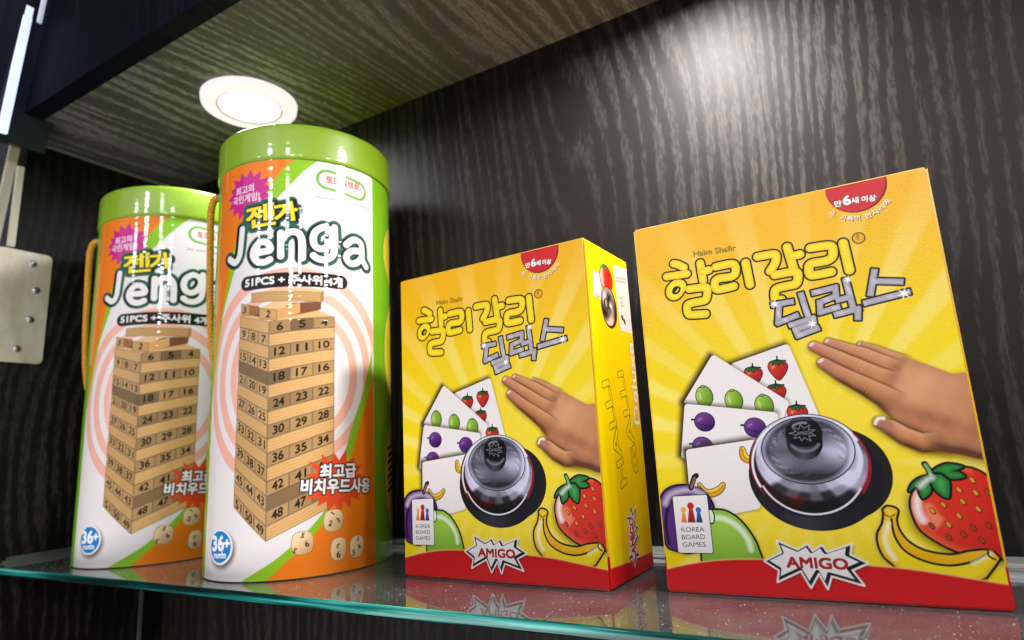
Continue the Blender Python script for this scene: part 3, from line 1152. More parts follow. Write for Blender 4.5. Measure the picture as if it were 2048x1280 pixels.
    line(c, [(x, y) for x, y in cl], rr + .7, (84, 42, 22), soft=1.6, alpha=.85, clip=lambda x, y: 1 - sstep(.70, 1.0, sd_line(cl, x, y, rr)[2]))
    line(c, cl, rr, MD, soft=.7, shade=lambda x, y, d, ac, al: skin(np.clip(.50 + .36 * ac - .3 * np.clip(-ac - .1, 0, 1) + .10 * np.exp(-((al - .38) / .12) ** 2) + nz(x, y), 0, 1), np.clip(.65 - al * 1.4, 0, .6)), clip=lambda x, y: 1 - sstep(.72, .98, sd_line(cl, x, y, rr)[2]))
    poly(c, cr([(107.71,81.23),(109.54,82.61),(111.60,82.08),(114.45,80.13),(114.61,78.18),(112.65,77.66),(110.22,78.65),(108.02,79.44)], True, 4), (176, 118, 100), soft=.7)
    line(c, cr([(107.72,80.12),(108.47,81.64),(109.74,82.40),(111.45,82.22)]), .75, (240, 222, 206), soft=.7)

    # big fruit along the bottom
    c.base()
    sb = cr([(138.47,58.85),(143.11,57.56),(146.78,54.19),(152.09,45.76),(148.55,22.25),(145.38,21.56),(140.38,22.48),(136.25,22.84),(131.04,23.55),(124.53,27.10),(118.66,32.34),(116.65,38.38),(116.52,44.18),(118.54,49.02),(122.72,54.46),(130.09,58.15)], True, 4)
    poly(c, [(x - 1.2, y - 1.0) for x, y in sb], (70, 60, 0), grow=1.4, soft=5, alpha=.7, own=False)
    c.part('strawberry_picture')
    poly(c, sb, BLK, grow=1.0)
    s0 = [(133.69,39.67)][0]

    def sb_sh(x, y, d):
        t_ = np.clip(((x - s0[0]) - .25 * (y - s0[1])) / 40 + .35, 0, 1)
        g_ = lerp3((222, 58, 34), (196, 22, 26), t_)
        e = sstep(3.5, 0, -d)[..., None] * (x < s0[0] + 8)[..., None] * .45
        return g_ * (1 - e) + lin((240, 120, 80)) * e
    poly(c, sb, (206, 36, 30), shade=sb_sh)
    poly(c, cr([(121.29,42.55),(122.77,44.01),(124.83,42.85),(126.45,39.04),(127.81,37.15),(125.64,34.00),(123.16,32.40),(121.37,35.22)], True, 4), (238, 130, 96), soft=2.4, alpha=.85)
    line(c, cr([(120.67,48.67),(119.03,44.81),(118.78,40.31),(119.88,36.48)]), 1.5, (246, 232, 222), soft=2.2, alpha=.92)
    for i, (x, y) in enumerate([(124.20,40.62),(128.78,43.15),(135.55,49.40),(136.08,44.36),(141.17,41.22),(129.33,34.66),(133.75,38.43),(141.07,53.39),(141.41,48.05),(145.79,48.30),(128.46,29.35),(138.03,33.50),(143.71,34.48),(134.09,30.68),(140.33,28.35),(122.88,34.09)]):
        ell(c, x, y, 1.05, 1.75, (120, 30, 14), .5)
        ell(c, x - .1, y + .1, .65, 1.25, (222, 150, 50) if i < 9 else (170, 66, 30), .5)
    for P in ([(116.47,49.05),(118.28,52.48),(121.52,54.82),(124.58,55.39),(122.68,52.39),(119.31,50.96)], [(121.11,46.08),(120.50,50.48),(123.58,54.12),(125.84,54.06),(124.74,48.61),(122.61,46.58)],
              [(125.84,54.06),(128.99,56.57),(132.18,53.91),(132.17,49.77),(131.00,45.98),(128.11,47.60),(126.32,50.38)], [(127.08,57.59),(130.44,56.85),(133.33,54.21),(138.46,54.84),(136.80,56.99),(134.40,57.38),(138.65,59.29),(133.29,60.75),(129.48,59.59)]):
        Q = cr(P, True, 4)
        poly(c, Q, BLK, grow=.95)
        poly(c, Q, (40, 128, 54), shade=lambda x, y, d: lerp3((30, 104, 44), (70, 160, 76), np.clip(-d / 3, 0, 1)))
    line(c, [(124.43,60.93),(125.60,58.29),(126.09,56.00)], 1.35, BLK)
    line(c, [(124.61,60.60),(125.58,58.16),(126.01,56.20)], .7, (110, 176, 110))
    line(c, cr([(121.07,51.25),(123.73,53.66),(126.22,55.02)]), 1.0, (220, 236, 214), soft=2, alpha=.8)
    c.base()
    bn = cr([(105.20,41.11),(107.19,42.41),(110.56,40.96),(109.50,37.07),(109.80,32.55),(112.72,27.16),(118.91,23.22),(128.06,21.87),(135.31,23.55),(141.95,24.09),(144.78,21.66),(144.05,19.73),(139.12,13.46)], False, 5)
    bn = np.vstack([bn, cr([(139.12,13.46),(128.63,8.88),(112.31,9.89),(105.84,17.01),(102.44,20.84),(101.08,25.95),(101.52,30.50),(104.12,35.09),(105.40,39.66)], False, 5)])
    poly(c, [(x - .6, y - .8) for x, y in bn], (80, 60, 0), grow=1.0, soft=4.0, alpha=.6, own=False)
    c.part('banana_picture')
    poly(c, bn, BLK, grow=1.0)
    poly(c, bn, (240, 208, 30), shade=lambda x, y, d: lerp3((226, 178, 26), (244, 214, 36), np.clip(-d / 2.5, 0, 1)))
    inner = cr([(107.73,37.06),(107.89,29.63),(111.22,23.01),(118.77,18.85),(127.38,17.68),(135.72,19.68),(141.53,23.12)], False, 5)
    poly(c, np.vstack([inner, cr([(141.53,23.12),(135.17,22.69),(127.92,21.01),(118.77,22.34),(112.29,26.20),(109.34,32.22),(109.03,37.07)], False, 5)]), (236, 176, 24), soft=1.2)
    line(c, inner, .5, BLK)
    line(c, cr([(106.08,35.10),(104.01,29.24),(104.21,24.74),(106.37,19.69)]), .9, (250, 240, 200), soft=1.8, alpha=.85)
    line(c, cr([(135.58,18.83),(140.20,21.39),(142.33,23.26)]), .7, (250, 244, 190), soft=1.6, alpha=.8)
    line(c, cr([(141.65,23.84),(141.61,22.04),(143.68,20.61)]), .4, BLK)
    line(c, cr([(105.48,39.01),(107.41,38.03),(109.32,39.01)]), .35, (150, 100, 20))
    c.base()
    pl = cr([(18.83,52.38),(13.50,53.67),(6.40,52.26),(1.69,47.64),(0.28,37.98),(1.08,29.41),(2.50,22.90),(6.57,20.94),(14.59,20.00),(23.13,25.28),(28.14,39.33),(27.43,45.75),(23.40,51.12)], True, 5)
    poly(c, pl, (60, 50, 0), grow=1.4, soft=4.5, alpha=.6, own=False)
    c.part('plum_picture')
    poly(c, pl, BLK, grow=1.0)
    l0 = [(4.91,37.99)][0]
    poly(c, pl, (82, 36, 116), shade=lambda x, y, d: lerp3((112, 50, 140), (58, 18, 88), np.clip((x - l0[0]) / 22 + .5, 0, 1)))
    line(c, cr([(8.11,48.57),(4.20,41.29),(2.61,32.71),(3.47,24.23)]), .9, (24, 6, 40))
    line(c, cr([(3.50,44.62),(6.02,48.59),(11.82,50.84),(18.70,51.19),(23.83,49.03)]), 1.3, (222, 200, 226), soft=2.6, alpha=.75)
    line(c, [(18.01,52.39),(20.46,57.95),(21.54,58.58)], 1.35, BLK)
    line(c, [(18.31,52.65),(20.54,57.48)], .65, (150, 96, 80))
    c.base()
    lm = cr([(26.77,39.97),(30.15,40.99),(35.21,40.09),(41.04,35.83),(45.78,28.82),(47.96,22.76),(48.06,14.90),(34.11,9.49),(22.28,12.08),(20.10,18.90),(23.85,31.64)], True, 5)
    poly(c, lm, (60, 60, 0), grow=1.2, soft=4, alpha=.55, own=False)
    c.part('lime_picture')
    poly(c, lm, BLK, grow=1.05)
    l1 = [(33.63,26.75)][0]
    poly(c, lm, (138, 184, 50), shade=lambda x, y, d: lerp3((156, 200, 72), (118, 168, 36), np.clip(np.hypot(x - l1[0], y - l1[1] - 6) / 26, 0, 1)))
    line(c, cr([(28.44,37.41),(34.15,36.49),(40.01,32.46),(43.70,26.94),(44.63,22.06)]), 1.35, (226, 240, 206), soft=1.6, alpha=.9)
    ell(c, *[(26.67,37.92)][0], 2.2, 4.0, BLK)
    ell(c, *[(26.80,37.92)][0], 1.4, 3.2, (226, 236, 206))

    # red foot band
    c.base()
    top = cr([(-4.33,9.41),(0.86,11.10),(12.58,13.91),(23.34,15.74),(35.00,17.00),(49.84,17.55),(62.95,18.40)]+[(84.84,16.49),(95.80,16.25),(106.35,15.76),(115.91,14.89),(125.63,13.58),(134.49,12.29),(142.09,11.23),(148.98,10.23)], False, 4)
    band = np.vstack([top, [(BW + 3, -3), (-3, -3)]])
    poly(c, band, (250, 190, 120), grow=.45, soft=1.4)
    poly(c, band, (206, 26, 30), soft=1.0)

    # maker's burst
    c.part('maker_badge')
    PB = [(50.36,16.91),(58.63,21.06),(57.28,26.60),(66.11,22.63),(70.87,25.22),(72.70,22.10),(77.19,24.95),(78.97,21.80),(89.82,25.70),(88.64,20.94),(95.38,17.43),(88.46,14.14),(92.42,7.66),(79.41,11.20),(77.00,5.40),(74.13,12.12),(69.77,5.59),(66.36,12.95),(55.21,7.47),(56.56,12.84)]
    burst_logo(c, PB, [(60.45,14.42)][0], [(86.90,14.41)][0], 4.7)

    # publisher badge
    c.part('publisher_badge')
    q = [(8.25,47.90),(25.37,48.55),(25.34,20.12),(8.36,19.83)]
    poly(c, [tuple(np.array(p) + (np.mean(q, 0) - np.array(p)) * .05) for p in q], (10, 8, 8), grow=1.3)
    poly(c, [tuple(np.array(p) + (np.mean(q, 0) - np.array(p)) * .05) for p in q], (238, 232, 228), grow=.9)
    for (hd, bs, r, w, c0, c1) in (([(12.85,41.28)][0], [(12.56,34.82)][0], 1.35, 1.5, (236, 178, 48), (226, 112, 40)), ([(20.67,41.13)][0], [(20.64,34.88)][0], 1.4, 1.7, (44, 106, 190), (40, 40, 110)), ([(16.80,43.22)][0], [(16.56,34.85)][0], 1.75, 2.1, (200, 34, 34), (132, 20, 24))):
        sh = lambda x, y, d, c0=c0, c1=c1, hd=hd, bs=bs: lerp3(c1, c0, np.clip((y - bs[1]) / (hd[1] - bs[1]), 0, 1))
        poly(c, [(hd[0] - r * .45, hd[1]), (hd[0] + r * .45, hd[1]), (bs[0] + w, bs[1]), (bs[0] - w, bs[1])], c0, shade=sh)
        ell(c, hd[0], hd[1], r, r * 1.05, c0)
    for s, A, B in (('KOREA', [(10.68,30.06)][0], [(22.65,30.35)][0]), ('BOARD', [(10.55,26.31)][0], [(22.63,26.67)][0]), ('GAMES', [(10.56,22.58)][0], [(22.66,22.94)][0])):
        text(c, s, on_line(A, B, 2.35), (26, 24, 26), bold=.06)

    # age badge at the top edge
    c.part('age_badge')
    p = [(116.08,197.63)][0]
    r = p[1] - [(113.60,183.93)][0][1]
    ell(c, p[0] + .35, p[1] - .35, r, r, (110, 14, 20))
    ell(c, p[0], p[1], r * .97, r * .97, (206, 34, 40))
    A, B = [(105.83,188.74),(124.05,187.69)]
    text(c, '만', on_line(A, [(108.98,188.50)][0], 3.1), (244, 236, 230), bold=.22, shadow=(.35, -.35, (100, 10, 14)))
    text(c, '6', on_line([(110.02,188.76)][0], [(113.15,188.68)][0], 4.6), (248, 242, 238), bold=.35, shadow=(.35, -.35, (100, 10, 14)))
    text(c, '세', on_line([(113.42,188.61)][0], [(116.66,188.50)][0], 3.1), (244, 236, 230), bold=.22, shadow=(.35, -.35, (100, 10, 14)))
    text(c, '이상', on_line([(117.92,188.44)][0], B, 3.1), (244, 236, 230), bold=.22, shadow=(.35, -.35, (100, 10, 14)))
    c.part('family_lettering')
    angs = [math.atan2(q[1] - p[1], q[0] - p[0]) for q in [(101.68,185.19),(129.23,186.75)]]
    R_ = r + 4.6
    a0, a1 = angs[0] % (2 * math.pi), angs[1] % (2 * math.pi)
    tot = a1 - a0
    for s, u0, u1 in (('온', .0, .09), ('가족이', .19, .49), ('한자리에', .57, 1.0)):
        text(c, s, on_circle(p[0], p[1], R_, a0 + tot * u0, a0 + tot * u1, 2.7), (244, 232, 212), bold=.10, shadow=(.4, -.4, (96, 60, 12)))

    # designer's name
    c.part('designer_lettering')
    text(c, 'Haim Shafir', on_line(*[(33.15,177.10),(55.69,176.21)], 3.0), (176, 140, 12), bold=.10, shadow=(.25, -.3, (84, 62, 6)))

    # big title
    c.part('title_lettering')
    YEL = (242, 212, 28)
    S = [[(21.84,175.03),(24.17,174.02),(27.25,171.77)], [(17.04,168.27),(28.42,167.86)], cr([(21.50,163.31),(18.24,160.64),(18.32,157.13),(21.40,156.43),(24.73,159.99),(24.76,162.73)], True, 5).tolist(),
         [(36.32,172.52),(36.75,162.44)], [(37.15,167.53),(40.46,167.82)],
         cr([(28.78,159.02),(36.15,158.66),(38.44,157.64),(37.29,152.02),(34.44,151.14),(28.77,150.88),(26.62,149.69),(26.62,145.64),(28.50,144.46),(36.01,143.78)], False, 3).tolist()]
    S[2].append(S[2][0])
    S2 = [cr([(44.34,168.90),(51.77,169.10),(54.28,167.90),(54.19,163.75),(51.75,161.98),(45.08,162.12),(42.94,160.44),(42.95,156.87),(45.21,156.03),(52.42,156.56)], False, 3).tolist(), [(59.90,168.25),(60.66,156.00)]]
    S3 = [cr([(66.21,170.27),(72.95,170.25),(75.19,169.36),(74.55,165.59),(71.43,161.43)], False, 3).tolist(), [(81.20,172.65),(82.72,161.03)], [(82.64,167.28),(86.61,167.52)],
          cr([(73.45,158.90),(81.55,159.12),(84.25,157.77),(83.15,152.91),(79.88,152.22),(74.08,151.78),(72.32,150.13),(72.16,145.91),(74.80,145.48)], False, 3).tolist()]
    S4 = [cr([(91.88,169.86),(99.35,169.58),(101.78,168.24),(101.29,163.75),(98.27,161.84),(92.04,161.79),(90.01,160.50),(89.81,156.33),(92.27,155.46),(99.59,155.78)], False, 3).tolist(), [(106.89,169.43),(107.66,155.10)]]
    for P in S + S2 + S3 + S4:
        line(c, P, 3.0, (10, 8, 5))
    for P in S + S2 + S3 + S4:
        line(c, P, 2.15, YEL, shade=lambda x, y, d, ac, al: lerp3((236, 196, 16), (248, 222, 44), np.clip(-d / 1.6, 0, 1)))
    q = cr([(21.28,161.23),(19.73,159.28),(20.39,157.89),(22.58,158.25),(23.62,160.46)], True, 5)
    line(c, np.vstack([q, q[:1]]), .55, (16, 14, 8))
    ell(c, *[(113.89,170.52)][0], 3.0, 3.0, (40, 30, 8))
    ell(c, *[(113.89,170.52)][0], 2.45, 2.45, (236, 170, 30))
    a_, b_ = [(113.14,169.69),(114.46,169.66)]
    text(c, 'R', on_line(a_, b_, 2.9), (40, 30, 8), bold=.06)

    c.part('subtitle_lettering')
    G_ = [[(70.67,143.35),(79.50,143.63)], [(73.50,143.16),(71.74,133.79)], [(71.72,133.62),(80.91,136.18)], [(84.41,146.66),(86.50,132.07)],
          [(77.54,131.71),(88.18,133.70)], [(88.18,133.70),(88.18,131.02)], [(88.18,131.02),(79.43,128.98)], [(79.43,128.98),(80.13,125.86)], [(80.13,125.86),(89.41,128.33)],
          [(90.31,146.51),(100.22,147.61)], [(100.22,147.61),(99.99,143.42)], [(99.96,143.26),(92.35,141.23)], [(92.35,141.23),(91.94,136.16)], [(91.94,136.16),(100.01,137.58)],
          [(105.38,150.46),(106.54,135.29)], [(100.50,141.06),(105.52,141.70)], [(98.80,134.07),(108.76,135.42)], [(108.49,135.46),(107.84,130.97)],
          [(118.15,152.74),(114.91,141.90)], [(116.96,147.92),(128.13,145.62)], [(112.26,137.81),(130.14,140.13)]]

    def strip(P, r):
        a, b = np.array(P[0]), np.array(P[1])
        e = (b - a) / np.hypot(*(b - a))
        n_ = np.array((-e[1], e[0]))
        a, b = a - e * r * .8, b + e * r * .8
        return [a + n_ * r, b + n_ * r, b - n_ * r, a - n_ * r]
    for P in G_:
        poly(c, strip(P, 1.4), (8, 7, 8), grow=.85)
    for P in G_:
        poly(c, strip(P, 1.4), (150, 146, 152), shade=lambda x, y, d: lerp3((160, 155, 162), (178, 173, 180), np.clip(-d / 1.1, 0, 1)) * (1 + .24 * (np.sin((x * .8 + y * .55) * .62) > .75)[..., None]))
    for (x, y), s in zip([(71.26,143.77),(106.32,150.70),(87.44,130.96),(128.53,139.78)], (5, 4, 4.5, 6)):
        for k_ in range(6):
            a = k_ * math.pi / 3 + .25
            l_ = s * (.75 if k_ % 2 else 1)
            line(c, [(x - l_ * math.cos(a) * .5, y - l_ * math.sin(a) * .5), (x, y), (x + l_ * math.cos(a) * .5, y + l_ * math.sin(a) * .5)], np.array([.03, .42, .03]), (250, 248, 240), alpha=.9, soft=.5)
        ell(c, x, y, 1.0, 1.0, (252, 250, 246), soft=1.4)
    return c


# ------------------------------------------------------------------ artwork: right side of the box
def paint_side():
    c = Sheet(np.linspace(1.0, BD - 1.0, 230), np.linspace(1.0, BH - 1.0, 620))
    c.col[:] = lin((246, 218, 8))
    c.col *= (1 + .02 * RNG.standard_normal(c.X.shape)[..., None]).astype(np.float32)
    b = [(1.07,11.35),(16.17,10.42),(31.46,10.00),(50.39,9.53),(69.02,9.37)]
    band = np.vstack([[(-3, b[0][1])], b[:], [(BD + 3, b[-1][1])], [(BD + 3, -3), (-3, -3)]])
    poly(c, band, (250, 170, 90), grow=.45, soft=1.4)
    poly(c, band, (206, 26, 30), soft=1.0)
    # small picture
    c.part('bell_picture')
    poly(c, [(9.45,181.33),(20.44,181.00),(18.74,163.59),(7.04,164.87)], (60, 50, 10), grow=.6, soft=1.6, alpha=.5, own=False)
    poly(c, [(9.45,181.33),(20.44,181.00),(18.74,163.59),(7.04,164.87)], (240, 234, 228))
    p = [(13.48,170.45)][0]
    line(c, [(p[0] - 3, p[1] - 4), (p[0], p[1] - 6), (p[0] + 3, p[1] - 4)], .6, (214, 170, 40))
    q = [(28.75,179.80)][0]
    e = [(19.64,177.93),(38.25,181.75),(30.41,188.05),(27.02,171.20)]
    ell(c, q[0], q[1], (e[1][0] - e[0][0]) / 2 + .8, (e[2][1] - e[3][1]) / 2 + .8, BLK)
    ell(c, q[0], q[1], (e[1][0] - e[0][0]) / 2, (e[2][1] - e[3][1]) / 2, (214, 44, 30), shade=lambda x, y, u, v: lerp3((246, 200, 180), (212, 40, 26), sstep(-.9, -.1, u)))
    poly(c, star(q[0] - 2, q[1] + (e[2][1] - e[3][1]) / 2 - 1, 5, 3.4, 5, .45), (40, 120, 50))
    q = [(29.73,161.12)][0]
    e = [(18.31,159.26),(41.79,163.07),(32.50,174.53),(27.14,148.50)]
    rx, ry = (e[1][0] - e[0][0]) / 2, (e[2][1] - e[3][1]) / 2
    ell(c, q[0], q[1], rx, ry, (54, 20, 14), grow=.5)

    def ch(x, y, u, v):
        a = np.arctan2(v, u)
        r = np.hypot(u, v)
        val = np.clip(150 + 80 * np.sin(a * 2 + 5 * r) + 50 * np.sin(3 * a), 30, 240)
        return lin(np.stack([val * .95, val * .86, val * .88], -1))
    ell(c, q[0] - .6, q[1] + .5, rx * .94, ry * .95, (180, 170, 176), shade=ch)
    ell(c, q[0] - rx * .3, q[1] + ry * .12, rx * .36, ry * .3, (70, 60, 56))
    ell(c, q[0] - rx * .35, q[1] + ry * .16, rx * .12, ry * .2, (190, 170, 150))
    # white information label
    c.part('information_label')
    poly(c, [(42.58,191.44),(66.58,193.60),(66.07,148.89),(45.60,148.85)], (240, 234, 230), grow=.3)
    for y0 in (335, 360):
        a_, b_ = [(45.88,184.08),(61.73,185.77)] if y0 == 335 else [(45.85,181.78),(61.72,183.59)]
        line(c, [a_, b_], .55, (226, 120, 110), alpha=.7)
    for (x, y) in [(50.51,170.78),(52.26,165.82),(51.08,168.01)]:
        line(c, [(x - 1.2, y), (x + 1.2, y)], .45, (120, 110, 110))
    for (x, y) in [(50.41,157.65),(53.71,155.29)]:
        ell(c, x, y, 1.5, 2.2, (30, 24, 24), .5)
    # lettering, running upwards
    c.part('title_lettering')
    t0 = lambda s, A, B, h, **k: text(c, s, on_line(A, B, h), **k)
    A, B = [(33.83,53.98),(18.95,114.66)]
    t0('HALLI', A, B, 9.5, color=(236, 220, 16), bold=.45, outline=.55, ocolor=(56, 48, 4))
    A, B = [(55.15,59.96),(42.82,121.76)]
    t0('GALLI', A, B, 9.0, color=(236, 220, 16), bold=.45, outline=.55, ocolor=(56, 48, 4))
    c.part('subtitle_lettering')
    A, B = [(64.05,88.50),(65.22,142.14)]
    t0('Deluxe', A, B, 8.6, color=(250, 246, 238), bold=.4, outline=.3, ocolor=(176, 140, 60))
    c.part('maker_badge')
    ca = [(35.55,23.20)][0]
    U = [(35.54,40.82),(33.65,6.17)]
    hl = (U[0][1] - U[1][1]) / 2
    pts = []
    ref = [(-1, 0), (-.68, .36), (-.76, .95), (-.37, .5), (-.18, .75), (-.08, .42), (.1, .72), (.2, .36), (.67, .76), (.64, .25), (1, -.12), (.7, -.4), (.92, -1), (.3, -.55), (.22, -1.1), (.05, -.45), (-.1, -1.05), (-.3, -.35), (-.74, -.8), (-.71, -.3)]
    for (u, v) in ref:
        pts.append((ca[0] - v * 9.5, ca[1] + u * hl))
    burst_logo(c, pts, (ca[0] + 3.2, ca[1] - hl * .58), (ca[0] + 3.2, ca[1] + hl * .6), 6.2, .8)
    return c


# ------------------------------------------------------------------ artwork: round the tin
JR, JZ = 68.97, 304.5


def paint_tin():
    fine = np.linspace(-108, 108, 560)
    circ = 2 * math.pi * JR
    coarse = np.linspace(108, circ - 108, 60)[1:]
    c = Sheet(np.concatenate([fine, coarse]), np.linspace(0.4, JZ, 760))
    GRN, ORG, WHT, LGR = (120, 178, 24), (236, 124, 22), (232, 224, 222), (140, 190, 34)
    c.col[:] = lin(GRN)
    X, Y = c.X, c.Y
    c.part('yellow_panel')
    for (y0, ry) in ((246, 27), (160, 44), (62, 46)):
        ell(c, 104, y0, 30, ry, (240, 214, 120))
        ell(c, 104.6, y0, 28.9, ry - 1.2, (232, 204, 30))
    for k in range(7):
        yy = 50 + k * 5.4
        line(c, [(79 + (k % 2) * 2, yy), (88, yy + 2.5), (101, yy + 1)], 1.5, (20, 18, 14))
    # label ground
    c.part('label_print')
    xl, xr = -84.0, 56.3
    lab = rrect(xl, 0.2, xr, 304.0, 3)
    poly(c, lab, WHT)
    clip = lambda x, y: ((x > xl) & (x < xr) & (y > 0.2) & (y < 304.0)).astype(np.float32)
    ccx, ccy = [(-8.85,138.21)][0]
    for r0, r1 in ((74, 66.5), (61, 54), (48, 41.5)):
        W = c.win(ccx - 80, ccy - 80, ccx + 80, ccy + 80)
        x, y = X[W], Y[W]
        d = np.hypot((x - ccx), (y - ccy) * .93)
        a = np.clip(.5 - (d - r0) / (c.px * 1.3), 0, 1) * np.clip(.5 + (d - r1) / (c.px * 1.3), 0, 1) * clip(x, y)
        c.put(W, a.astype(np.float32), (240, 178, 158))
    # top left swoosh: green band edged by orange
    g2 = cr([(10.23,307.09),(-2.28,295.54),(-12.14,283.58),(-23.33,271.20),(-37.12,256.78),(-49.39,239.20),(-56.48,221.19),(-63.77,202.79),(-69.98,186.84)]+[(-78.73,149.64),(-85.43,126.05),(-99.40,100.87)], False, 5)
    poly(c, np.vstack([g2, [(xl - 1, g2[-1][1]), (xl - 1, 306), (g2[0][0], 306)]]), LGR, clip=clip)
    g1 = cr([(-7.19,305.77),(-15.44,299.00),(-22.57,290.44),(-28.61,280.85),(-40.16,263.75),(-51.10,251.22),(-59.21,235.92),(-63.26,219.94),(-68.53,199.24),(-74.55,182.60)], False, 5)
    poly(c, np.vstack([g1, [(xl - 1, g1[-1][1] - 45), (xl - 1, 306), (g1[0][0], 306)]]), ORG, clip=clip)
    # bottom right swoosh
    h2 = cr([(54.62,159.44),(50.02,142.35),(41.70,118.15),(34.47,99.70)]+[(28.23,79.97),(17.07,47.76),(5.89,32.96),(-3.92,23.86),(-18.11,12.89),(-39.78,1.06),(-49.43,-2.76)], False, 5)
    poly(c, np.vstack([h2, [(h2[-1][0], -2), (xr + 1, -2)]]), LGR, clip=clip)
    h1 = cr([(55.64,139.87),(49.88,123.12),(44.05,108.85),(38.78,92.33)]+[(33.86,78.68),(22.05,49.19),(12.40,33.19),(-0.27,19.85),(-10.84,10.97),(-21.50,1.57),(-30.89,-2.82)], False, 5)
    poly(c, np.vstack([h1, [(h1[-1][0], -2), (xr + 1, -2)]]), ORG, clip=clip)

    # tower of numbered blocks
    c.part('tower_picture')
    TL, TF, TR_ = [(-49.43,183.54),(-25.49,177.14),(20.62,181.44)]
    BL_, BF, BR_ = [(-49.12,49.07),(-23.92,25.40),(20.51,45.49)]
    NR = 16
    rg = random.Random(8)

    def P2(a, b, t):
        return (a[0] + (b[0] - a[0]) * t, a[1] + (b[1] - a[1]) * t)

    def rowt(i):
        return (i / NR) * (.955 + .045 * i / NR)

    def block(q, tone, grain=True, edge=True):
        base = np.array((214, 167, 106)) * tone
        dk = base * .80

        def sh(x, y, d):
            e = np.array(q[1]) - np.array(q[0])
            L_ = np.hypot(*e)
            s_ = ((x - q[0][0]) * e[0] + (y - q[0][1]) * e[1]) / L_
            h_ = (-(x - q[0][0]) * e[1] + (y - q[0][1]) * e[0]) / L_
            n_ = np.sin(h_ * 3.1 + np.sin(s_ * .35 + tone * 40) * 1.3 + tone * 90) * .5 + .3 * np.sin(h_ * 7 + s_ * .2 + tone * 300)
            return lerp3(base, dk, np.clip(.35 + .35 * n_, 0, 1))
        if edge:
            poly(c, q, tuple(base * .30))
            poly(c, q, tuple(base), grow=-.34, shade=sh)
        else:
            poly(c, q, tuple(base), shade=sh)
    # top surface and loose blocks
    def J(*a):
        return a
    poly(c, [TL, TF, TR_] + [(-0.01,186.63)], (222, 172, 112))
    for i in range(NR):
        a, b = rowt(i), rowt(i + 1)
        l0, l1, f0, f1, r0, r1 = P2(TL, BL_, a), P2(TL, BL_, b), P2(TF, BF, a), P2(TF, BF, b), P2(TR_, BR_, a), P2(TR_, BR_, b)
        right_num = i % 2 == 0
        if right_num:
            n0 = 6 + (i // 2) * 6
            block([l1, f1, f0, l0], .98 if n0 != 18 else .58)
            for k in range(3):
                u0, u1 = k / 3, (k + 1) / 3
                q = [P2(f1, r1, u0), P2(f1, r1, u1), P2(f0, r0, u1), P2(f0, r0, u0)]
                tone = {18: .62, 5: .60, 12: .80, 24: .74, 23: .78, 16: .86}.get(n0 - k, .86 + rg.uniform(-.05, .06))
                if n0 - k == 46:
                    tone = .7
                block(q, tone)
                pad = .26 if n0 - k > 9 else .36
                f = on_quad(*[tuple(sum(w * np.array(q[m]) for m, w in enumerate(((1 - uu) * (1 - vv), uu * (1 - vv), uu * vv, (1 - uu) * vv)))) for uu, vv in ((pad, .2), (1 - pad, .2), (1 - pad, .82), (pad, .82))])
                text(c, str(n0 - k), f, (26, 20, 16), bold=.28)
        else:
            n0 = 9 + (i // 2) * 6
            block([f1, r1, r0, f0], 1.06 if n0 != 45 else .66)
            for k in range(3):
                u0, u1 = k / 3, (k + 1) / 3
                q = [P2(l1, f1, u0), P2(l1, f1, u1), P2(l0, f0, u1), P2(l0, f0, u0)]
                block(q, .93 + rg.uniform(-.05, .04))
                pad = .20 if n0 - k > 9 else .32
                f = on_quad(*[tuple(sum(w * np.array(q[m]) for m, w in enumerate(((1 - uu) * (1 - vv), uu * (1 - vv), uu * vv, (1 - uu) * vv)))) for uu, vv in ((pad, .18), (1 - pad, .18), (1 - pad, .8), (pad, .8))])
                text(c, str(n0 - k), f, (32, 24, 18), bold=.22)
    block([(-39.10,182.90),(-20.29,177.78),(-20.47,185.22),(-39.36,189.94)][::1], .5)
    block([(-48.50,183.98),(-41.20,182.93),(-41.52,191.11),(-48.92,192.98)], .92)
    poly(c, [(-41.20,182.93),(-33.61,183.77),(-33.79,189.39),(-41.52,191.11)], (150, 96, 48))
    text(c, '3', on_line(*[(-47.17,185.50),(-44.88,185.03)], 4.6), (30, 22, 16), bold=.25)
    poly(c, [(-19.60,178.49),(8.02,185.21),(10.49,186.28),(10.80,192.01),(-12.85,190.57)], (120, 72, 44))
    poly(c, [(-33.53,187.50),(-23.06,191.89),(-6.81,191.45),(-19.34,186.28)], (226, 180, 126))
    block([(-33.28,179.75),(-20.28,177.59),(-19.96,186.12),(-33.54,187.78)], .96)
    poly(c, [(-20.28,177.59),(-4.09,183.20),(-4.22,190.99),(-19.96,186.12)], (212, 158, 96))
    text(c, '2', on_line(*[(-28.36,180.85),(-25.39,180.37)], 5.0), (30, 22, 16), bold=.28)
    block([(-39.77,192.33),(10.62,191.52),(10.72,199.48),(-40.05,199.91)], .94)
    poly(c, [(-40.05,199.91),(10.72,199.48),(12.33,201.33),(-25.59,201.26)], (226, 182, 128))
    poly(c, [(10.80,191.53),(12.40,193.07),(12.33,201.33),(10.72,199.48)], (170, 116, 64))

    # piece count banner
    c.part('piece_count_banner')
    ban = cr([(-44.18,207.47),(-24.16,208.16),(-9.01,208.60),(8.21,208.59),(25.17,208.52)], False, 6)
    line(c, ban, 5.6, (12, 10, 10))
    A, B = [(-45.83,204.56),(26.23,204.52)]
    text(c, '51PCS + 주사위 4개', on_line(A, B, 7.0, .6), (238, 232, 228), bold=.30)

    # title
    c.part('title_lettering')
    J1 = [cr([(-50.60,251.12),(-51.37,239.56),(-52.58,230.10),(-56.74,225.73),(-63.93,229.78)], False, 4)]
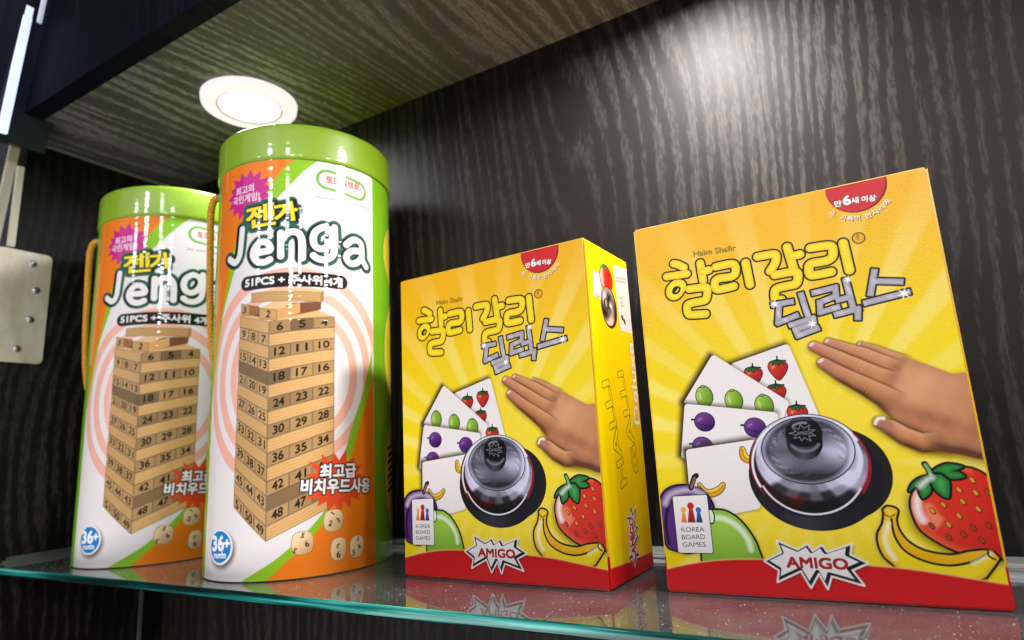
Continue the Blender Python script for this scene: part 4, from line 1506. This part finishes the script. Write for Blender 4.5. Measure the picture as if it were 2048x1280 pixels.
    E1 = [cr([(-36.91,230.70),(-26.62,231.51),(-28.39,237.13),(-33.83,238.54),(-38.41,234.71),(-40.03,229.43),(-36.67,223.93),(-31.00,222.47),(-26.42,224.26)], False, 4)]
    N1 = [cr([(-18.82,244.68),(-18.41,226.38)], False, 4), cr([(-18.43,237.86),(-15.47,242.93),(-10.84,245.49),(-6.17,244.30),(-3.54,238.59),(-3.10,225.14)], False, 4)]
    G1 = [cr([(10.77,250.21),(6.04,246.41),(4.34,240.39),(6.17,234.70),(10.93,233.22),(15.76,236.41),(18.58,242.72),(16.91,248.42),(11.97,250.63)], False, 4), cr([(20.05,251.58),(20.38,238.38),(19.16,229.67),(14.01,225.13),(8.04,225.18),(4.73,227.49)], False, 4)]
    A1 = [cr([(29.65,239.33),(35.83,244.65),(42.55,243.50),(44.19,237.76),(44.49,230.35),(48.29,225.11)], False, 4), cr([(42.03,236.57),(33.62,234.76),(29.67,229.36),(32.91,224.91),(38.84,226.45),(43.66,231.52)], False, 4)]
    ALL = J1 + E1 + N1 + G1 + A1
    for P in ALL:
        line(c, P, 5.6, (20, 92, 74))
    K1, K2 = on_line(*[(-46.12,250.31),(-23.09,251.84)], 17.0), on_line(*[(-22.63,252.86),(-6.36,255.35)], 14.5)
    for s_, f in (('젠', K1), ('가', K2)):
        text(c, s_, f, (20, 92, 74), bold=4.6)
    for s_, f in (('젠', K1), ('가', K2)):
        text(c, s_, lambda u, v, f=f: tuple(q + dq for q, dq in zip(f(u, v), (1.3, .1))), (10, 10, 8), bold=2.2)
    for s_, f in (('젠', K1), ('가', K2)):
        text(c, s_, f, (242, 220, 36), bold=.75, outline=1.0, ocolor=(10, 10, 8))
    for P in ALL:
        line(c, [(q[0] - 1.3, q[1] - .3) for q in P], 3.7, (12, 12, 12))
    for P in ALL:
        line(c, P, 3.6, (12, 12, 12))
    for P in ALL:
        line(c, P, 2.6, (238, 232, 230))

    # magenta burst
    c.part('praise_badge')
    p = [(-47.00,278.16)][0]
    bpts = star(p[0], p[1], 22, 19.5, 15, .74, .2, .08, 5)
    W = c.win(*bbox(bpts, 2))
    keep = c.idm[W] == c.names.index('title_lettering')
    oldc, oldi = c.col[W].copy(), c.idm[W].copy()
    poly(c, bpts, (200, 36, 134))
    A, B = [(-58.46,279.01),(-41.04,279.76)]
    text(c, '최고의', on_line(A, B, 6.6), (244, 226, 236), bold=.25)
    A, B = [(-61.85,271.94),(-36.01,272.39)]
    text(c, '국민게임!', on_line(A, B, 6.6), (244, 226, 236), bold=.25)
    c.col[W][keep] = oldc[keep]
    c.idm[W][keep] = oldi[keep]

    # green ring logo
    c.part('maker_badge')
    a, b = [(14.10,289.93),(40.07,287.07)]
    line(c, [a, b], 8.4, (110, 172, 60))
    line(c, [a, b], 6.1, (238, 228, 224))
    A, B = [(13.26,286.77),(41.70,287.02)]
    text(c, '토도리브로', on_line(A, B, 6.6), (222, 70, 56), bold=.28)
    A, B = [(5.86,272.44),(52.01,273.64)]
    text(c, "My child's first ever friend", on_line(A, B, 3.2), (92, 80, 40), bold=.1)

    # red quality burst
    c.part('quality_badge')
    p = [(23.00,61.65)][0]
    poly(c, star(p[0], p[1], 24, 22.5, 16, .66, .1, .10, 9), (224, 74, 32), clip=lambda x, y: (x < xr).astype(np.float32))
    A, B = [(11.14,64.31),(37.42,63.66)]
    text(c, '최고급', on_line(A, B, 9.8), (246, 240, 236), bold=.5, outline=1.0, ocolor=(20, 10, 8))
    A, B = [(-1.54,54.87),(50.74,51.73)]
    text(c, '비치우드사용', on_line(A, B, 10.0), (246, 240, 236), bold=.5, outline=1.0, ocolor=(20, 10, 8))

    # dice
    def die(px_, rx, ry, digs):
        c.part('die_picture')
        x0, y0 = px_
        sh = lambda x, y, u, v: lerp3((244, 214, 164), (206, 158, 104), np.clip(.35 + .4 * u - .45 * v, 0, 1))
        P = cr([(x0 + rx * (1 if abs(math.cos(a)) > .2 else .9) * math.copysign(abs(math.cos(a)) ** .75, math.cos(a)), y0 + ry * math.copysign(abs(math.sin(a)) ** .75, math.sin(a))) for a in np.linspace(0, 2 * math.pi, 17)[:-1]], True, 3)
        poly(c, P, (150, 100, 50), grow=.35)
        poly(c, P, (232, 196, 142), shade=lambda x, y, d: sh(x, y, (x - x0) / rx, (y - y0) / ry))
        for s, du, dv, hh, rot in digs:
            ca, sa = math.cos(rot), math.sin(rot)
            w_ = hh * glyphs(s)[2]
            A_ = (x0 + du * rx - ca * w_ / 2, y0 + dv * ry - sa * w_ / 2)
            B_ = (x0 + du * rx + ca * w_ / 2, y0 + dv * ry + sa * w_ / 2)
            text(c, s, on_line(A_, B_, hh), (30, 22, 16), bold=.22)
    die([(20.72,35.25)][0], 6.9, 7.4, (('1', .05, .55, 3, .9), ('2', -.4, -.45, 3.6, -.3), ('3', .6, -.2, 3.2, .6)))
    die([(0.13,22.72)][0], 7.0, 7.5, (('5', -.1, .45, 3.3, -.4), ('3', -.6, -.4, 3.2, 2.8), ('6', .5, -.35, 3.8, .4)))
    die([(24.46,15.80)][0], 5.6, 7.6, (('3', .05, .45, 3, 2.6), ('6', 0, -.75, 4.2, .1)))
    die([(38.79,15.32)][0], 5.8, 7.4, (('3', 0, .5, 3, -.5), ('5', -.45, -.75, 3.8, .1), ('4', .5, -.2, 3, .8)))

    # blue age badge
    c.part('age_badge')
    q = [(-73.99,21.58),(-48.49,22.43),(-60.40,34.07),(-58.81,10.58)]
    cx, cy = (q[0][0] + q[1][0]) / 2, (q[2][1] + q[3][1]) / 2
    rx, ry = (q[1][0] - q[0][0]) / 2, (q[2][1] - q[3][1]) / 2
    i_ = c.id
    ell(c, cx + 1.6, cy - 2, rx, ry, (86, 76, 74), soft=5, alpha=.8, own=False, grow=1.0)
    c.id = i_
    ell(c, cx, cy, rx, ry, (240, 238, 238))
    ell(c, cx - .3, cy + .2, rx - 1.4, ry - 1.3, (26, 126, 194))
    text(c, '36', on_line([(-70.22,19.76)][0], [(-57.06,20.30)][0], 9.4), (244, 244, 246), bold=.7)
    text(c, '+', on_line([(-56.78,22.69)][0], [(-51.30,22.78)][0], 4.6), (244, 244, 246), bold=.5)
    text(c, 'months', on_line([(-68.15,14.87)][0], [(-54.64,15.44)][0], 4.2), (244, 244, 246), bold=.25)
    return c


#ARTEND
def build_sheet(c, base_name, base_parent, place, mat, smooth, wrap=False, orient=1):
    """turn a painted sheet into coplanar meshes: the base part and one sub-part per printed motif; place maps (x mm, y mm) to metres"""
    ny, nx = c.X.shape
    px, py, pz = place(c.X, c.Y)
    co = np.stack([px, py, pz], -1).reshape(-1, 3).astype(np.float32)
    col = np.concatenate([c.col, np.ones((ny, nx, 1), np.float32)], -1).reshape(-1, 4)
    idx = np.arange(ny * nx).reshape(ny, nx)
    if wrap:
        idx = np.concatenate([idx, idx[:, :1]], 1)
    Q = np.stack([idx[:-1, :-1], idx[:-1, 1:], idx[1:, 1:], idx[1:, :-1]], -1).reshape(-1, 4)
    fid = c.idm.reshape(-1)[Q[:, 0]]
    base_obj = None
    for i, nm in enumerate(c.names):
        F = Q[fid == i]
        if len(F) < 6:
            continue
        used, inv = np.unique(F, return_inverse=True)
        inv = inv.reshape(F.shape)
        me = bpy.data.meshes.new(base_name if i == 0 else nm)
        me.vertices.add(len(used))
        me.vertices.foreach_set('co', co[used].ravel())
        me.loops.add(F.size)
        me.loops.foreach_set('vertex_index', inv.ravel().astype(np.int32))
        me.polygons.add(len(F))
        me.polygons.foreach_set('loop_start', np.arange(0, F.size, 4, dtype=np.int32))
        me.polygons.foreach_set('loop_total', np.full(len(F), 4, np.int32))
        if smooth:
            me.polygons.foreach_set('use_smooth', np.ones(len(F), bool))
        at = me.color_attributes.new('ink', 'FLOAT_COLOR', 'POINT')
        at.data.foreach_set('color', col[used].ravel())
        me.update(calc_edges=True)
        o = link_mesh(base_name if i == 0 else nm, me, mat, base_parent if i == 0 else base_obj)
        if i == 0:
            base_obj = o
    return base_obj


def children(o):
    return list(o.children)


def copy_tree(o, parent=None):
    c = o.copy()
    COL.objects.link(c)
    c.parent = parent
    for ch in children(o):
        copy_tree(ch, c)
    return c


# ------------------------------------------------------------------ card game boxes
ROWBOX = 'card game boxes on the glass shelf'
gb = empty('game_box', 'nearer yellow and red card game box at the right, front facing the viewer', 'game box', (0.17036, -0.1524, 0.0002), 0.02215, ROWBOX)
bm = bm_box((0, 0, 0), (BW / 1000, BD / 1000, BH / 1000), 0.0012, 4)
from_bm('carton', bm, M_CARTON, gb)
build_sheet(paint_front(), 'front_panel', gb, lambda x, y: (x / 1000, 0 * x - 0.00006, y / 1000), M_LINEN, False)
build_sheet(paint_side(), 'side_panel', gb, lambda x, y: (0 * x + BW / 1000 + 0.00006, x / 1000, y / 1000), M_LINEN, False)
g2_ = copy_tree(gb)
g2_.location = (-0.00532, -0.15517, 0.0002)
g2_.rotation_euler = (0, 0, -0.03284)
g2_['label'] = 'farther yellow and red card game box beside the tall tin, its lettered right side showing'

# ------------------------------------------------------------------ tins of stacking blocks
ROWTIN = 'round tins of wooden blocks on the glass shelf'
CAMXY = (0.27852, -0.48537)
t1 = (-0.12506, -0.13519)
th1 = math.atan2(CAMXY[1] - t1[1], CAMXY[0] - t1[0])
tin = empty('block_tin', 'nearer green-lidded round block tin, in front of the other tin', 'tin', (t1[0], t1[1], 0.0002), th1, ROWTIN)
body = build_sheet(paint_tin(), 'body', tin, lambda x, y: (JR / 1000 * np.cos(x / JR), JR / 1000 * np.sin(x / JR), y / 1000), M_FILM, True, wrap=True)
from_bm('bottom_disc', bm_lathe([(0, 0.0006), (0.066, 0.0006), (0.0685, 0.0), (0.0689, 0.0004)], 128), M_LID, tin, True)
lz, lt = 0.3045, 0.3345
prof = [(0.0675, lz + 0.001), (0.0695, lz - 0.0004), (0.0702, lz + 0.0006), (0.0704, lz + 0.003), (0.0704, lt - 0.006)]
for k in range(1, 9):
    a = k / 8 * math.pi / 2
    prof.append((0.0664 + 0.004 * math.cos(a), lt - 0.004 + 0.004 * math.sin(a)))
prof += [(0.0650, lt - 0.0002), (0.0640, lt - 0.0012), (0.03, lt - 0.0014), (0, lt - 0.0014)]
from_bm('lid', bm_lathe(prof, 160), M_LID, tin, True)
# cord handle: two twisted strands from an eyelet on the left, down and round behind
pts = []
R0 = JR / 1000
ctrl = [(-100, 292, 0.0), (-101, 292, 2.0), (-102, 289, 4.0), (-104, 281, 5.5), (-106, 264, 5.5), (-110, 235, 5.0), (-116, 205, 5.0), (-122, 175, 4.5), (-135, 148, 4.2), (-160, 128, 4.0), (-190, 122, 4.0), (-217, 124, 4.0), (-240, 136, 4.0), (-258, 170, 4.0), (-268, 230, 4.0), (-274, 280, 3.0), (-276, 292, 0.5)]
ctrl = cr(ctrl, False, 26)
cl_ = [Vector(((R0 + q[2] / 1000) * math.cos(q[0] / JR), (R0 + q[2] / 1000) * math.sin(q[0] / JR), q[1] / 1000)) for q in ctrl]
bm = bmesh.new()
for ph in range(3):
    P = []
    dist = 0
    for i, p in enumerate(cl_):
        tdir = (cl_[min(i + 1, len(cl_) - 1)] - cl_[max(i - 1, 0)]).normalized()
        if i:
            dist += (p - cl_[i - 1]).length
        n1 = Vector((p.x, p.y, 0)).normalized()
        n1 = (n1 - tdir * n1.dot(tdir)).normalized()
        n2 = tdir.cross(n1)
        a = dist / 0.0085 * 2 * math.pi + ph * 2 * math.pi / 3
        P.append(p + (n1 * math.cos(a) + n2 * math.sin(a)) * 0.00150)
    bm_tube(bm, P, 0.00145, 7)
hd = from_bm('cord_handle', bm, M_ROPE, tin, True)
for s_ in (-100, -276):
    bm = bm_lathe([(0.0016, 0.0008), (0.0034, 0.001), (0.0040, 0.0)], 24)
    e_ = from_bm('eyelet', bm, M_STEEL, hd, True)
    a = s_ / JR
    e_.rotation_euler = (0, math.pi / 2, a)
    e_.location = (R0 * math.cos(a), R0 * math.sin(a), 0.292)
t2 = (-0.31417, -0.13247)
tin2 = copy_tree(tin)
tin2.location = (t2[0], t2[1], 0.0002)
tin2.rotation_euler = (0, 0, math.atan2(CAMXY[1] - t2[1], CAMXY[0] - t2[0]))
tin2['label'] = 'farther green-lidded round block tin, leftmost, partly hidden by the other tin'
